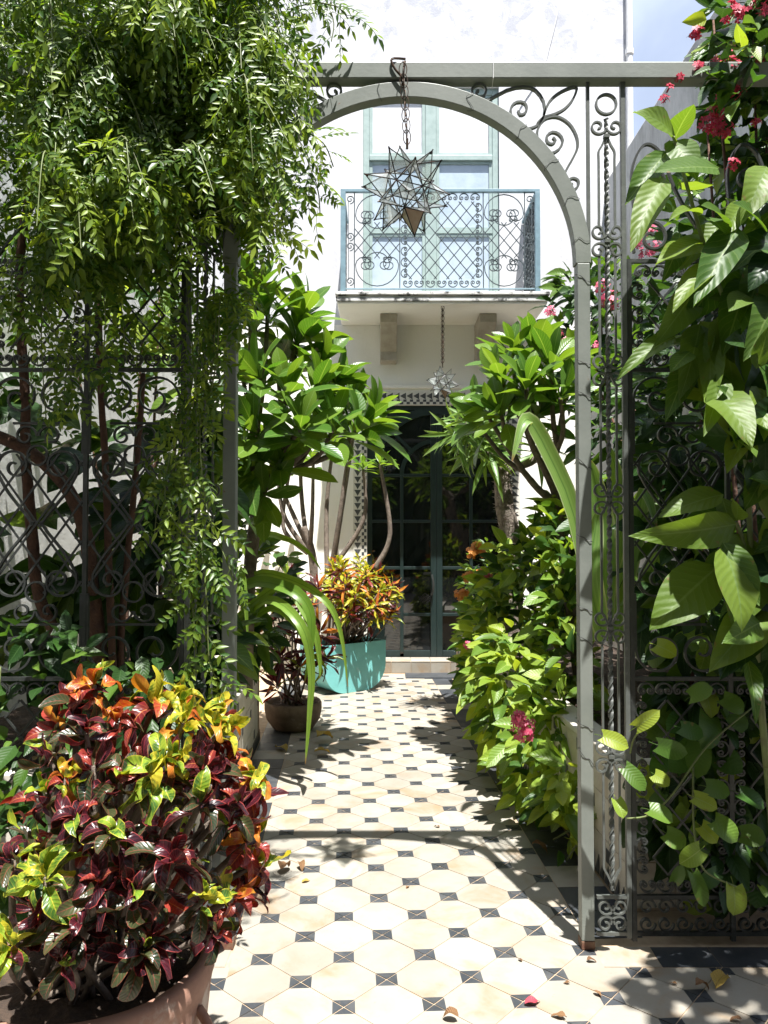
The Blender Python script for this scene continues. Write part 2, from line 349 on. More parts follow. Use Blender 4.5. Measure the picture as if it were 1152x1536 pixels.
M['cyellow'] = leaf_mat('croton_yellow', (0.44, 0.36, 0.03), (0.38, 0.38, 0.03), (0.55, 0.45, 0.05), 0.36, 0.36, (1.4, 1.4, 0.5), bmp=0.15, patch=(0.09, 0.17, 0.02), edge=(0.52, 0.42, 0.04), pscale=45)
M['clime'] = leaf_mat('croton_lime', (0.15, 0.27, 0.025), (0.26, 0.33, 0.03), (0.48, 0.42, 0.05), 0.36, 0.34, (1.5, 1.4, 0.5), bmp=0.15, edge=(0.46, 0.42, 0.05), patch=(0.05, 0.12, 0.02), pscale=40)
M['pink'] = leaf_mat('pink_petal', (0.55, 0.05, 0.13), (0.62, 0.16, 0.24), None, 0.3, 0.5, (1.2, 0.8, 0.9), bmp=0.0)
M['redflower'] = leaf_mat('crimson_petal', (0.40, 0.02, 0.05), (0.50, 0.05, 0.10), None, 0.3, 0.5, (1.2, 0.8, 0.9), bmp=0.0)
M['orangeflower'] = leaf_mat('orange_petal', (0.60, 0.20, 0.03), (0.62, 0.30, 0.08), None, 0.3, 0.5, (1.2, 1.0, 0.7), bmp=0.0)
M['dry'] = leaf_mat('dry_leaf', (0.13, 0.065, 0.03), (0.22, 0.12, 0.05), (0.08, 0.04, 0.02), 0.1, 0.7, (1.2, 1, 0.7), bmp=0.4)
M['dryyellow'] = leaf_mat('yellowed_leaf', (0.46, 0.34, 0.06), (0.40, 0.28, 0.07), (0.3, 0.2, 0.06), 0.25, 0.6, (1.2, 1, 0.7), bmp=0.4)
M['dryred'] = leaf_mat('crimson_dry_leaf', (0.35, 0.04, 0.07), (0.40, 0.07, 0.09), None, 0.2, 0.5, (1.2, 1, 0.7), bmp=0.4)

# ------------------------------------------------------------------ helpers: leaves
def prof_ovate(t): return (sin(pi * t ** 0.72)) ** 0.9
def prof_obov(t): return max(0.0, sin(pi * t ** 1.45)) ** 0.72 * 0.97 + 0.03 * (1 - t)
def prof_round(t): return max(0.0, sin(pi * min(1.0, t * .97 + .02) ** 1.25)) ** 0.55
def prof_lance(t): return (sin(pi * t ** 0.85)) ** 1.0
def prof_heart(t): return max(0.0, (1 - t) ** 0.62 * (0.62 + 1.35 * t) * 0.98)
def prof_nar(t): return max(0.0, sin(pi * min(1, t * 0.93 + 0.05))) ** 0.55
def leaf_mesh(name, Ln, W, prof, mat, nseg=6, cols=4, curl=0.5, fold=0.25, wave=0.0, freq=2.5, twist=0.0, lobe=0.0, petiole=0.0):
    mb = MB(); vs = []; uv = []; fs = []
    y = z = 0.0; ph = U(0, 6); dl = Ln / nseg
    for i in range(nseg + 1):
        t = i / nseg; a = curl * (t - 0.35)
        if i: y += dl * cos(a); z -= dl * sin(a)
        wd = W / 2 * prof(t); tw = twist * t
        for j in range(cols + 1):
            s = 2 * j / cols - 1
            x = s * wd; dz = fold * abs(x) + wave * W * s * abs(s) * sin(freq * 2 * pi * t + ph + (0.8 if s > 0 else 0))
            yy = y - lobe * Ln * abs(s) ** 1.5 * (1 - t) ** 5
            vs.append((x * cos(tw) - dz * sin(tw), yy, z + x * sin(tw) + dz * cos(tw))); uv.append((0.5 + s / 2 * (0.95 if prof(t) > 0.02 else 0.0), t))
    k = cols + 1
    for i in range(nseg):
        for j in range(cols): fs.append((i * k + j, i * k + j + 1, (i + 1) * k + j + 1, (i + 1) * k + j))
    mb.add(vs, fs, 0, uv)
    if petiole: mb.tube([(0, -petiole, -petiole * 0.25), (0, -petiole * 0.5, -petiole * 0.05), (0, 0, 0)], [petiole * 0.03 + 0.001] * 3, 4, 0, cap=False)
    return mb.mesh(name, mat, True)
def pinnate_mesh(name, mat, n=4, Ln=0.15, ll=0.048, lw=0.019, droop=0.8):
    mb = MB(); pts = []; y = z = 0
    for i in range(2 * n + 2):
        t = i / (2 * n + 1); a = droop * t; pts.append(Vector((0, y, z))); y += Ln / (2 * n + 1) * cos(a); z -= Ln / (2 * n + 1) * sin(a)
    mb.tube(pts, 0.0011, 3, 0, cap=False)
    def leaflet(p, d, up, sc):
        d = d.normalized(); x = d.cross(up).normalized(); u = x.cross(d); l = ll * sc; wd = lw * sc / 2
        k = U(-0.25, 0.35); vs = []; uv = []
        for t, ww, dz in ((0, 0.05, 0), (0.28, 0.9, 0.05 * k), (0.6, 0.75, 0.2 * k), (1, 0.02, 0.55 * k)):
            for s in (-1, 0, 1):
                vs.append(p + d * (l * t) + x * (s * wd * ww) + u * (abs(s) * wd * ww * 0.35 - l * dz)); uv.append((0.5 + s * 0.5, t))
        mb.add(vs, [(r * 3 + c, r * 3 + c + 1, r * 3 + c + 4, r * 3 + c + 3) for r in range(3) for c in range(2)], 0, uv)
    for i in range(n):
        j = 2 + 2 * i; p = pts[min(j, len(pts) - 1)]; a = droop * j / (2 * n + 1)
        fw = Vector((0, cos(a), -sin(a)))
        for s in (-1, 1):
            leaflet(p, fw * U(0.5, 0.9) + Vector((s, 0, U(-0.5, 0.1))), Vector((U(-.2, .2), 0, 1)), U(0.8, 1.1) * (1 - 0.25 * abs(i / n - 0.4)))
    leaflet(pts[-1], Vector((U(-.2, .2), cos(droop), -sin(droop))), Vector((0, 0.3, 1)), 1.15)
    return mb.mesh(name, mat, True)
def LM(pos, d, up, s=1.0, roll=0.0):
    d = Vector(d).normalized(); up = Vector(up)
    x = d.cross(up)
    if x.length < 1e-3: x = d.cross(Vector((1, 0.2, 0)))
    x.normalize(); z = x.cross(d)
    m = Matrix((x, d, z)).transposed().to_4x4()
    if roll: m = m @ Matrix.Rotation(roll, 4, 'Y')
    if isinstance(s, (tuple, list)): m = m @ Matrix.Diagonal((s[0], s[1], s[2], 1))
    else: m = m @ Matrix.Scale(s, 4)
    m.translation = Vector(pos); return m
_cache = {}
def mesh_arrays(me):
    if me.name in _cache: return _cache[me.name]
    v = np.empty(len(me.vertices) * 3, np.float32); me.vertices.foreach_get('co', v)
    lp = np.empty(len(me.loops), np.int32); me.loops.foreach_get('vertex_index', lp)
    ls = np.empty(len(me.polygons), np.int32); me.polygons.foreach_get('loop_start', ls)
    uv = np.empty(len(me.loops) * 2, np.float32); me.uv_layers[0].data.foreach_get('uv', uv)
    mi = np.empty(len(me.polygons), np.int32); me.polygons.foreach_get('material_index', mi)
    _cache[me.name] = (v.reshape(-1, 3), lp, ls, uv, mi, list(me.materials)); return _cache[me.name]
def joined(name, items, parent, off):
    vs = []; ls = []; st = []; uvs = []; ms = []; mats = []; nv = nl = 0
    for me, mt in items:
        v, lp, s, uv, mi, ml = mesh_arrays(me); A = np.array(mt, np.float32)
        vs.append(v @ A[:3, :3].T + A[:3, 3]); ls.append(lp + nv); st.append(s + nl); uvs.append(uv)
        mp = []
        for q in ml:
            if q not in mats: mats.append(q)
            mp.append(mats.index(q))
        ms.append(np.array(mp, np.int32)[mi]); nv += len(v); nl += len(lp)
    me = bpy.data.meshes.new(name)
    vs = np.concatenate(vs) - np.array(off, np.float32); ls = np.concatenate(ls); st = np.concatenate(st)
    me.vertices.add(nv); me.vertices.foreach_set('co', vs.ravel().astype(np.float32))
    me.loops.add(nl); me.loops.foreach_set('vertex_index', ls.astype(np.int32))
    me.polygons.add(len(st)); me.polygons.foreach_set('loop_start', st.astype(np.int32))
    for q in mats: me.materials.append(q)
    me.polygons.foreach_set('material_index', np.concatenate(ms)); me.polygons.foreach_set('use_smooth', np.ones(len(st), bool))
    u = me.uv_layers.new(name='UVMap'); u.data.foreach_set('uv', np.concatenate(uvs))
    me.update(calc_edges=True); me.validate()
    return link(name, me, parent)
def emit(root, items, part='leaf', rest='foliage', cap=300, size=0.1):
    """items: (mesh, world matrix). The cap ones that show largest become parts, the rest one stuff part."""
    off = root.location; T = Matrix.Translation(-off); sc = []
    for k, (me, mt) in enumerate(items):
        c = mt.translation; px, py, dd = proj(c)
        infr = -40 < px < 1192 and -40 < py < 1576
        sc.append((0 if infr else 1, dd / max(mt.to_scale().y, 1e-3), k))
    sc.sort(); keep = sc[:cap]; more = sc[cap:]
    for _, _, k in keep:
        me, mt = items[k]; o = link(part, me, root); o.matrix_basis = T @ mt
    if more:
        o = joined(rest, [items[k] for _, _, k in more], root, off); o['kind'] = 'stuff'
def rv(s=1.0): return Vector((R.gauss(0, s), R.gauss(0, s), R.gauss(0, s)))
def inball():
    while True:
        v = Vector((U(-1, 1), U(-1, 1), U(-1, 1)))
        if v.length <= 1: return v
def smooth_path(pts, n=24):
    pts = [Vector(p) for p in pts]; out = []
    k = len(pts) - 1
    for i in range(k):
        p0, p1, p2, p3 = pts[max(i - 1, 0)], pts[i], pts[i + 1], pts[min(i + 2, k)]
        for j in range(max(2, n // k)):
            t = j / max(2, n // k)
            out.append(0.5 * ((2 * p1) + (p2 - p0) * t + (2 * p0 - 5 * p1 + 4 * p2 - p3) * t * t + (3 * p1 - p0 - 3 * p2 + p3) * t ** 3))
    return out + [pts[-1]]
def lerp(a, b, t): return a + (b - a) * t

# ================================================================== THE SETTING
g = obj('ground', MB().add([(-60, -60, -0.03), (60, -60, -0.03), (60, 60, -0.03), (-60, 60, -0.03)], [(0, 1, 2, 3)]), M['dirt']); g['kind'] = 'structure'
# tiled pavement: octagon tiles laid on the diagonal, black corner triangles, square border tiles
TP = 0.2828
A0, A1 = -0.389, 0.886                                  # edges of the path, measured across it
FENCE_D, FRONT_D = 2.79, 2.655
pav = MB()
pav.add([Q(-3.4, -5.6, -0.0022), Q(3.4, -5.6, -0.0022), Q(3.4, 8.6, -0.0022), Q(-3.4, 8.6, -0.0022)], [(0, 1, 2, 3)])
pavement = obj('pavement', pav, M['grout']); pavement['kind'] = 'structure'
def clip(poly, nx, ny, c):                              # keep nx*x + ny*y <= c
    out = []
    for i in range(len(poly)):
        p, q = poly[i], poly[(i + 1) % len(poly)]; dp = nx * p[0] + ny * p[1] - c; dq = nx * q[0] + ny * q[1] - c
        if dp <= 0: out.append(p)
        if dp * dq < 0:
            t = dp / (dp - dq); out.append((p[0] + (q[0] - p[0]) * t, p[1] + (q[1] - p[1]) * t))
    return out
def parea(p): return abs(sum(p[i][0] * p[(i + 1) % len(p)][1] - p[(i + 1) % len(p)][0] * p[i][1] for i in range(len(p)))) / 2
HD = TP / 2 - 0.0030; CS = 0.0355
def tile_polys(clips, ca, cb):
    tri = []
    h = HD; s = CS - 0.003
    octa = [(h - s, -s), (h - s, s), (s, h - s), (-s, h - s), (-(h - s), s), (-(h - s), -s), (-s, -(h - s)), (s, -(h - s))]
    tris = [[(h - s, -s), (h, 0), (h - s, s)], [(s, h - s), (0, h), (-s, h - s)], [(-(h - s), s), (-h, 0), (-(h - s), -s)], [(-s, -(h - s)), (0, -h), (s, -(h - s))]]
    res = []
    for k, pl in enumerate([octa] + tris):
        for (nx, ny, c) in clips:
            if len(pl) >= 3: pl = clip(pl, nx, ny, c - nx * ca - ny * cb)
        if len(pl) >= 3 and parea(pl) > 4e-6: res.append((pl, 0 if k == 0 else 1))
    return res
def tile_mesh(polys):
    mb = MB()
    for pl, mi in polys:
        n = len(pl); vs = [(x, y, 0) for x, y in pl] + [(x, y, -0.007) for x, y in pl]
        mb.add(vs, [tuple(range(n))] + [(i, n + i, n + (i + 1) % n, (i + 1) % n) for i in range(n)], mi)
    return mb.mesh('tile', [M['cream'], M['slate']])
whole_tile = tile_mesh(tile_polys([], 0, 0))
tiles = []
B0 = 2.44
crot, srot = cos(PATH_ROT), sin(PATH_ROT)
for i in range(-26, 30):
    for j in range(-58, 46):
        # tile centres sit between the dots: dots at (i p, j p) and halves, tiles at (i+.5, j) and (i, j+.5) p
        if (i + j) % 2 == 0: continue
        ca = i * TP / 2; cb = B0 + j * TP / 2
        if abs(ca) > 2.9 or cb < -5.4 or cb > 8.2: continue
        wy = srot * ca + crot * cb
        pieces = []
        # conditions in path coordinates: world y = srot*a + crot*b
        front = (srot, crot, FRONT_D - 0.0015)
        endc = (srot, crot, 8.06)
        if wy < FRONT_D - 0.16: pieces = [None]
        elif wy > 8.2: continue
        else:
            inside = A0 + 0.145 < ca < A1 - 0.145 and wy < 7.9
            if inside: pieces = [None]
            else:
                if A0 - 0.145 < ca < A1 + 0.145:
                    pieces.append([(-1, 0, -(A0 + 0.0015)), (1, 0, A1 - 0.0015), endc] + ([] if wy > FRONT_D + .2 else []))
                if wy < FRONT_D + 0.16:
                    if ca < A0 + 0.145: pieces.append([(1, 0, A0 + 0.0015), front])
                    if ca > A1 - 0.145: pieces.append([(-1, 0, -(A1 - 0.0015)), front])
        for pc in pieces:
            if pc is None: me = whole_tile
            else:
                pl = tile_polys(pc, ca, cb)
                if not pl: continue
                me = tile_mesh(pl)
            mt = Matrix.Translation(Q(ca, cb, U(-0.0005, 0.0009))) @ Matrix.Rotation(PATH_ROT + U(-.004, .004), 4, 'Z') @ Matrix.Rotation(U(-.0035, .0035), 4, 'X') @ Matrix.Rotation(U(-.0035, .0035), 4, 'Y')
            if pc is None: mt = mt @ Matrix.Rotation(R.choice((0, pi / 2, pi, -pi / 2)), 4, 'Z')
            tiles.append((me, mt))
emit(pavement, tiles, 'tile', 'outer_tiles', 300)
def sq_mesh(w_, h_, mat):
    mb = MB(); mb.box((-w_ / 2 + .0015, -h_ / 2 + .0015, -0.007), (w_ / 2 - .0015, h_ / 2 - .0015, 0)); return mb.mesh('border_tile', mat)
bt_c = sq_mesh(0.205, 0.203, M['cream']); bt_k = sq_mesh(0.205, 0.203, M['slate'])
borders = []
for side in (-1, 1):
    a = A0 - 0.1035 if side < 0 else A1 + 0.1035
    off = 2.80 if side > 0 else 2.86
    for k in range(26):
        b = off + 0.1 + k * 0.203
        if b > 8.0: break
        me = bt_c if (k % 4 == (2 if side > 0 else 3)) else bt_k
        borders.append((me, Matrix.Translation(Q(a, b, U(-.0006, .0006))) @ Matrix.Rotation(PATH_ROT, 4, 'Z')))
fc = sq_mesh(0.205, 0.128, M['cream']); fk = sq_mesh(0.205, 0.128, M['slate'])
for side in (-1, 1):
    x0 = 0.742 if side > 0 else -0.540
    for k in range(11):
        x = x0 + side * (0.1025 + k * 0.205)
        borders.append((fk if k % 4 in (1, 2, 3) else fc, Matrix.Translation((x, FRONT_D + 0.066, U(-.0006, .0006)))))
emit(pavement, borders, 'border_tile', 'far_border_tiles', 300)

# ------------------------------------------------------------------ house
HD_ = 8.40
def HX(px, D=HD_): return (px - 576) / F * D
house = thing('house', 'white two storey house with balcony and arched dark green door', 'house', (0.5, HD_, 0))
DX0, DX1, DZ0, DZ1 = -0.185, 1.335, 0.12, 2.875
WX0, WX1, WZ0, WZ1 = HX(544), HX(751), 3.86, 6.42
HL, HR, HT = -6.0, 2.76, 9.0
mb = MB()
y0, y1 = HD_, HD_ + 0.35
mb.box((HL, y0, 0), (DX0, y1, DZ1)); mb.box((DX1, y0, 0), (HR, y1, DZ1)); mb.box((HL, y0, DZ1), (HR, y1, WZ0 - 0.1))
obj('lower_wall', mb, M['wall_low'], house)
mb = MB()
mb.box((HL, y0, WZ0 - 0.1), (WX0, y1, WZ1)); mb.box((WX1, y0, WZ0 - 0.1), (HR, y1, WZ1)); mb.box((HL, y0, WZ1), (HR, y1, HT))
mb.box((HR - 0.35, y1, 0), (HR, y1 + 8, HT)); mb.box((HL, y1 + 8, 0), (HR, y1 + 8.3, HT)); mb.box((HL, y1, 0), (HL + .3, y1 + 8, HT))
obj('upper_wall', mb, M['wall'], house)
obj('roof', MB().box((HL - .05, y0 - 0.05, HT), (HR + .05, y1 + 8.35, HT + 0.15)), M['grey_wall'], house)
obj('dark_interior', MB().box((HL + .31, y1 + 0.6, 0.0), (HR - 0.36, y1 + 0.7, HT - 0.1)), M['void'], house)
# front step, with its tiled riser
SY = 8.12
obj('step', MB().box((-0.55, SY + 0.012, 0), (1.75, HD_ - 0.002, 0.117)), M['grout'], house)
st = sq_mesh(0.205, 0.11, M['cream'])
for k in range(11):
    o = link('riser_tile', st, house); o.matrix_basis = Matrix.Translation(Vector((-0.44 + k * 0.207, SY + 0.005, 0.058)) - house.location) @ Matrix.Rotation(pi / 2, 4, 'X')
tt = sq_mesh(0.205, 0.14, M['cream'])
for k in range(11):
    for r in range(2):
        o = link('tread_tile', tt, house); o.matrix_basis = Matrix.Translation(Vector((-0.44 + k * 0.207, SY + 0.072 + r * 0.141, 0.1245)) - house.location)
mat_slab = obj('threshold_slab', MB().box((0.22, 7.83, -0.004), (1.0, 8.09, 0.014)), M['slate'], house, bevel=0.003)
# door
dcx = (DX0 + DX1) / 2; DY = HD_ + 0.03
def zpx(py, D): return P(576, py, D).z
zs = zpx(713, DY)                                        # springing of the arch
Ro = (DX1 - DX0) / 2
mb = MB()
fr_w = 0.055
door = obj('door', MB().box((DX0, DY, DZ0), (DX0 + fr_w, DY + 0.06, DZ1)).box((DX1 - fr_w, DY, DZ0), (DX1, DY + 0.06, DZ1))
           .box((DX0 + fr_w, DY, DZ1 - 0.05), (DX1 - fr_w, DY + 0.06, DZ1)), M['door'], house, bevel=0.004)
def arc(cx, cz, r, a0, a1, y, n=30): return [(cx + r * cos(lerp(a0, a1, i / n)), y, cz + r * sin(lerp(a0, a1, i / n))) for i in range(n + 1)]
md = MB(); md.bar(arc(dcx, zs, Ro - 0.045, 0, pi, DY + 0.028), 0.09, 0.066); obj('outer_arch', md, M['door'], door)
Ri = Ro * 0.5
md = MB(); md.bar(arc(dcx, zs, Ri, 0, pi, DY + 0.028), 0.045, 0.050); obj('inner_arch', md, M['door'], door)
for ang in (0.25 * pi, 0.75 * pi):
    md = MB(); md.bar([(dcx + cos(ang) * (Ri + .02), DY + .028, zs + sin(ang) * (Ri + .02)), (dcx + cos(ang) * (Ro - .08), DY + .028, zs + sin(ang) * (Ro - .08))], 0.035, 0.044); obj('spoke', md, M['door'], door)
for s in (-1, 1):
    obj('stile', MB().box((dcx + (s - 1) * 0.032 + (0.001 if s > 0 else 0.0) , DY - 0.008, DZ0 + 0.003), (dcx + (s + 1) * 0.032 - (0.001 if s < 0 else 0), DY + 0.052, zs + Ro - 0.1)), M['door'], door, bevel=0.004)
    obj('muntin', MB().box((dcx + s * Ri - 0.018, DY, DZ0 + 0.05), (dcx + s * Ri + 0.018, DY + 0.046, zs)), M['door'], door, bevel=0.003)
zrows = [zs, zpx(782, DY), zpx(852, DY), zpx(922, DY), DZ0 + 0.035]
for zr in zrows:
    for (xa, xb) in ((DX0 + fr_w, dcx - Ri - .019), (dcx - Ri + .019, dcx - .066), (dcx + .066, dcx + Ri - .019), (dcx + Ri + .019, DX1 - fr_w)):
        hh = 0.016 if zr > DZ0 + 0.1 else 0.035
        obj('rail', MB().box((xa, DY + .001, zr - hh), (xb, DY + .045, zr + hh)), M['door'], door, bevel=0.003)
cols_ = (DX0 + fr_w, dcx - Ri, dcx, dcx + Ri, DX1 - fr_w)
for c in range(4):
    for r in range(4):
        t = U(-.004, .004)
        obj('pane', MB().add([(cols_[c], DY + .03 + t, zrows[r + 1]), (cols_[c + 1], DY + .03 - t, zrows[r + 1]), (cols_[c + 1], DY + .03 + t * .3, zrows[r]), (cols_[c], DY + .03 - t * .3, zrows[r])], [(0, 1, 2, 3)]), M['doorglass'], door)
def fan(r0, r1, a0, a1, n=10):
    a = [(dcx + r1 * cos(lerp(a0, a1, i / n)), DY + .031, zs + r1 * sin(lerp(a0, a1, i / n))) for i in range(n + 1)]
    b = [(dcx + r0 * cos(lerp(a0, a1, i / n)), DY + .031, zs + r0 * sin(lerp(a0, a1, i / n))) for i in range(n + 1)]
    return MB().add(a + b, [(i, i + 1, n + 2 + i, n + 1 + i) for i in range(n)])
for k in range(2): obj('fan_pane', fan(0.01, Ri, k * pi / 2, (k + 1) * pi / 2), M['doorglass'], door)
for k in range(4): obj('fan_pane', fan(Ri, Ro - .05, k * pi / 4, (k + 1) * pi / 4), M['doorglass'], door)
for s in (0, 1):                                         # solid corners above the arch
    pts = [(dcx + (Ro - .02) * cos(a), zs + (Ro - .02) * sin(a)) for a in [lerp(0 if s else pi, pi / 2, i / 12) for i in range(13)]]
    pts += [(dcx, DZ1 - .05), (DX1 - fr_w if s else DX0 + fr_w, DZ1 - .05)]
    obj('spandrel', MB().prism(pts if not s else pts, (0, DY + 0.04, 0), (1, 0, 0), (0, 0, 1), (0, 0.01, 0)), M['door'], door)
md = MB()
md.bar(smooth_path([P(648, 862, DY - .05), P(650, 872, DY - .06), P(650, 884, DY - .06), P(647, 893, DY - .03)], 12), 0.02, 0.02)
md.obox(P(641, 860, DY - .04), (0.045, 0, 0.004), (0, .006, 0), (-0.002, 0, 0.012))
obj('handle', md, M['iron'], door)
md = MB()
q = P(640, 898, DY - 0.02)
for a_ in range(-2, 3):
    md.bar([q + Vector((a_ * .022 - .05, 0, -.045 + abs(a_) * .012)), q + Vector((a_ * .022 + .02, 0, .045 - abs(a_) * .012))], .006, .008)
    md.bar([q + Vector((a_ * .022 + .02, .004, -.045 + abs(a_) * .012)), q + Vector((a_ * .022 - .05, .004, .045 - abs(a_) * .012))], .006, .008)
md.bar([q + Vector(p) for p in ((-.075, 0, 0), (-.02, 0, .06), (.06, 0, 0), (-.02, 0, -.06), (-.075, 0, 0))], .008, .010)
obj('lock_plate', md, M['black'], door)
# mosaic band round the door: white ground, dark triangles and a chequer row
TBW = 0.15
bd = MB()
bd.box((DX0 - TBW, HD_ - .012, 0.12), (DX0 - .002, HD_ - .001, DZ1 + TBW)); bd.box((DX1 + .002, HD_ - .012, 0.12), (DX1 + TBW, HD_ - .001, DZ1 + TBW)); bd.box((DX0 - .002, HD_ - .012, DZ1 + .002), (DX1 + .002, HD_ - .001, DZ1 + TBW))
band = obj('tile_band', bd, M['tilewhite'], house)
tm = MB(); yb = HD_ - .0135
def tri(pts): tm.prism([(p[0], p[1]) for p in pts], (0, yb, 0), (1, 0, 0), (0, 0, 1), (0, 0.002, 0))
stp = 0.072
n_ = int((DZ1 + TBW - 0.14) / stp)
for k in range(n_):
    z = 0.15 + k * stp
    for s, xo in ((-1, DX0 - TBW + .01), (1, DX1 + TBW - .01)):
        x1_ = xo + (.075 if s < 0 else -.075)
        tri([(xo, z + stp - .006), (x1_, z + stp - .006), ((xo + x1_) / 2, z)] if s < 0 else [(xo, z), (x1_, z), (x1_, z + stp - .006)])
        for c in range(2):
            for hh in range(2):
                if (c + hh) % 2: continue
                xa = (DX0 - .058 + c * .026) if s < 0 else (DX1 + .008 + c * .026); za = z + hh * stp / 2
                tri([(xa, za), (xa + .026, za), (xa + .026, za + stp / 2), (xa, za + stp / 2)])
n_ = int((DX1 - DX0) / stp)
for k in range(n_ + 1):
    x = DX0 + k * stp; z = DZ1 + TBW - .015
    tri([(x + stp - .006, z), (x + stp - .006, z - .075), (x, z - .037)])
    for c in range(2):
        for hh in range(2):
            if (c + hh) % 2: continue
            tri([(x + c * stp / 2, DZ1 + .008 + hh * .026), (x + (c + 1) * stp / 2, DZ1 + .008 + hh * .026), (x + (c + 1) * stp / 2, DZ1 + .034 + hh * .026), (x + c * stp / 2, DZ1 + .034 + hh * .026)])
o = obj('dark_pieces', tm, M['tiledark'], band); o['kind'] = 'stuff'
obj('ledge_moulding', MB().box((DX0 - 0.25, HD_ - .03, DZ1 + TBW + .03), (DX1 + .25, HD_ - .001, DZ1 + TBW + .065)), M['wall_low'], house, bevel=.006)
# balcony
BD = 7.58
bx0, bx1 = HX(502, BD), HX(827, BD)
balc = obj('balcony', MB().box((bx0 + .02, BD + .02, 3.755), (bx1 - .02, HD_ - .002, 3.835)), M['wall_low'], house, bevel=.01)
obj('slab_edge', MB().box((bx0, BD - .01, 3.836), (bx1, HD_ - .003, 3.872)).box((bx0 + .01, BD + .003, 3.775), (bx1 - .01, BD + .0195, 3.815)), M['ledge'], balc, bevel=.008)
for px in (583, 733):
    x = HX(px, 7.95)
    pr = [(HD_ - .002, 3.754), (7.93, 3.754), (7.93, 3.66), (7.95, 3.65), (8.20, 3.42), (8.20, 3.32), (HD_ - .002, 3.32)]
    obj('corbel', MB().prism([(a, b) for a, b in pr], (x - .09, 0, 0), (0, 1, 0), (0, 0, 1), (.18, 0, 0)), M['stone'], balc, bevel=.008)
rz0, rz1 = 3.90, P(600, 284, BD).z
rx0, rx1 = HX(510, BD), HX(813, BD); RY = BD + 0.03
rail = obj('railing', MB().box((rx0, RY - .02, rz1 - .02), (rx1, RY + .02, rz1 + .012)).box((rx0, RY + .021, rz1 - .02), (rx0 + .04, HD_ - .01, rz1 + .012)).box((rx1 - .04, RY + .021, rz1 - .02), (rx1, HD_ - .01, rz1 + .012))
           .box((rx0, RY - .025, 3.872), (rx0 + .05, RY + .02, rz1 - .021)).box((rx1 - .05, RY - .025, 3.872), (rx1, RY + .02, rz1 - .021))
           .box((rx0 + .051, RY - .008, rz0), (rx1 - .051, RY + .008, rz0 + .014)), M['blue'], balc, bevel=.003)
def spiral(cx, cz, r0, r1, a0, a1, n=22, y=0.0):
    return [(cx + lerp(r0, r1, i / n) * cos(lerp(a0, a1, i / n)), y, cz + lerp(r0, r1, i / n) * sin(lerp(a0, a1, i / n))) for i in range(n + 1)]
def cscroll(cx, cz, s, rot=0.0, y=0.0, k=0.46):          # a C of iron whose two ends curl in; opens to +z when rot = 0
    half = [(s * cos(a), s * sin(a)) for a in [lerp(-pi / 2, 0, i / 6) for i in range(7)]]
    half += [(s * (1 - k) + r * cos(a), r * sin(a)) for r, a in [(lerp(s * k, s * .10, i / 16), lerp(0, 2.45 * pi, i / 16)) for i in range(1, 17)]]
    pts = [(-x, z) for x, z in reversed(half)] + half[1:]
    return [(cx + x * cos(rot) - z * sin(rot), y, cz + x * sin(rot) + z * cos(rot)) for x, z in pts]
def lattice(x0, x1, z0, z1, px_, pz_, ox=0.0, oz=0.0):   # diagonal bars clipped to a rectangle: pairs of end points
    out = []; sl = pz_ / px_
    for sg in (1, -1):
        k0 = int((z0 - z1 - (x1 - x0) * sl) / pz_) - 3
        for k in range(k0, -k0 + 4):
            # z - zc = sg*sl*(x-xc) + k*pz
            seg = []
            f = lambda x: (z0 + z1) / 2 + oz + sg * sl * (x - (x0 + x1) / 2 - ox) + k * pz_
            xa, xb = x0, x1; za, zb = f(xa), f(xb)
            for (lim, lo_) in ((z0, True), (z1, False)):
                pass
            # clip in z
            def xat(z): return (x0 + x1) / 2 + ox + (z - (z0 + z1) / 2 - oz - k * pz_) / (sg * sl)
            lo_x, hi_x = sorted((xat(z0), xat(z1)))
            xa, xb = max(x0, lo_x), min(x1, hi_x)
            if xb - xa > px_ * 0.12: out.append(((xa, f(xa)), (xb, f(xb))))
    return out
ymid = RY
lw_ = MB()
xs = [rx0 + .05, HX(531, BD), HX(600, BD), HX(727, BD), HX(790, BD), rx1 - .05]
for x in (xs[1], xs[2], xs[3], xs[4]): lw_.box((x - .005, RY - .005, rz0 + .014), (x + .005, RY + .005, rz1 - .02))
obj('bar', lw_, M['railiron'], rail)
lt = MB()
bz0, bz1 = rz0 + .014, rz1 - .02
for (xa, xb, za, zb) in ((xs[1], xs[2], bz0 + .30, bz1 - .30), (xs[2] + .05, xs[3] - .05, bz0 + .09, bz1 - .09), (xs[3], xs[4], bz0 + .30, bz1 - .30)):
    for p, q in lattice(xa, xb, za, zb, 0.125, 0.15): lt.bar([(p[0], RY + .001, p[1]), (q[0], RY + .001, q[1])], .0085, .007)
for x in (xs[0] + .03, xs[5] - .03): lt.bar([(x, RY, bz0 + .08), (x, RY, bz1 - .08)], .006, .006)
obj('lattice', lt, M['railiron'], rail)
scr = []
for k in range(7):
    x = lerp(xs[2] + .08, xs[3] - .08, k / 6); scr += [cscroll(x, bz0 + .055, .045, 0, RY), cscroll(x, bz1 - .055, .045, pi, RY)]
for k in range(7):
    z = lerp(bz0 + .15, bz1 - .15, k / 6); scr += [cscroll(xs[2] + .055, z, .042, -pi / 2, RY), cscroll(xs[3] - .055, z, .042, pi / 2, RY)]
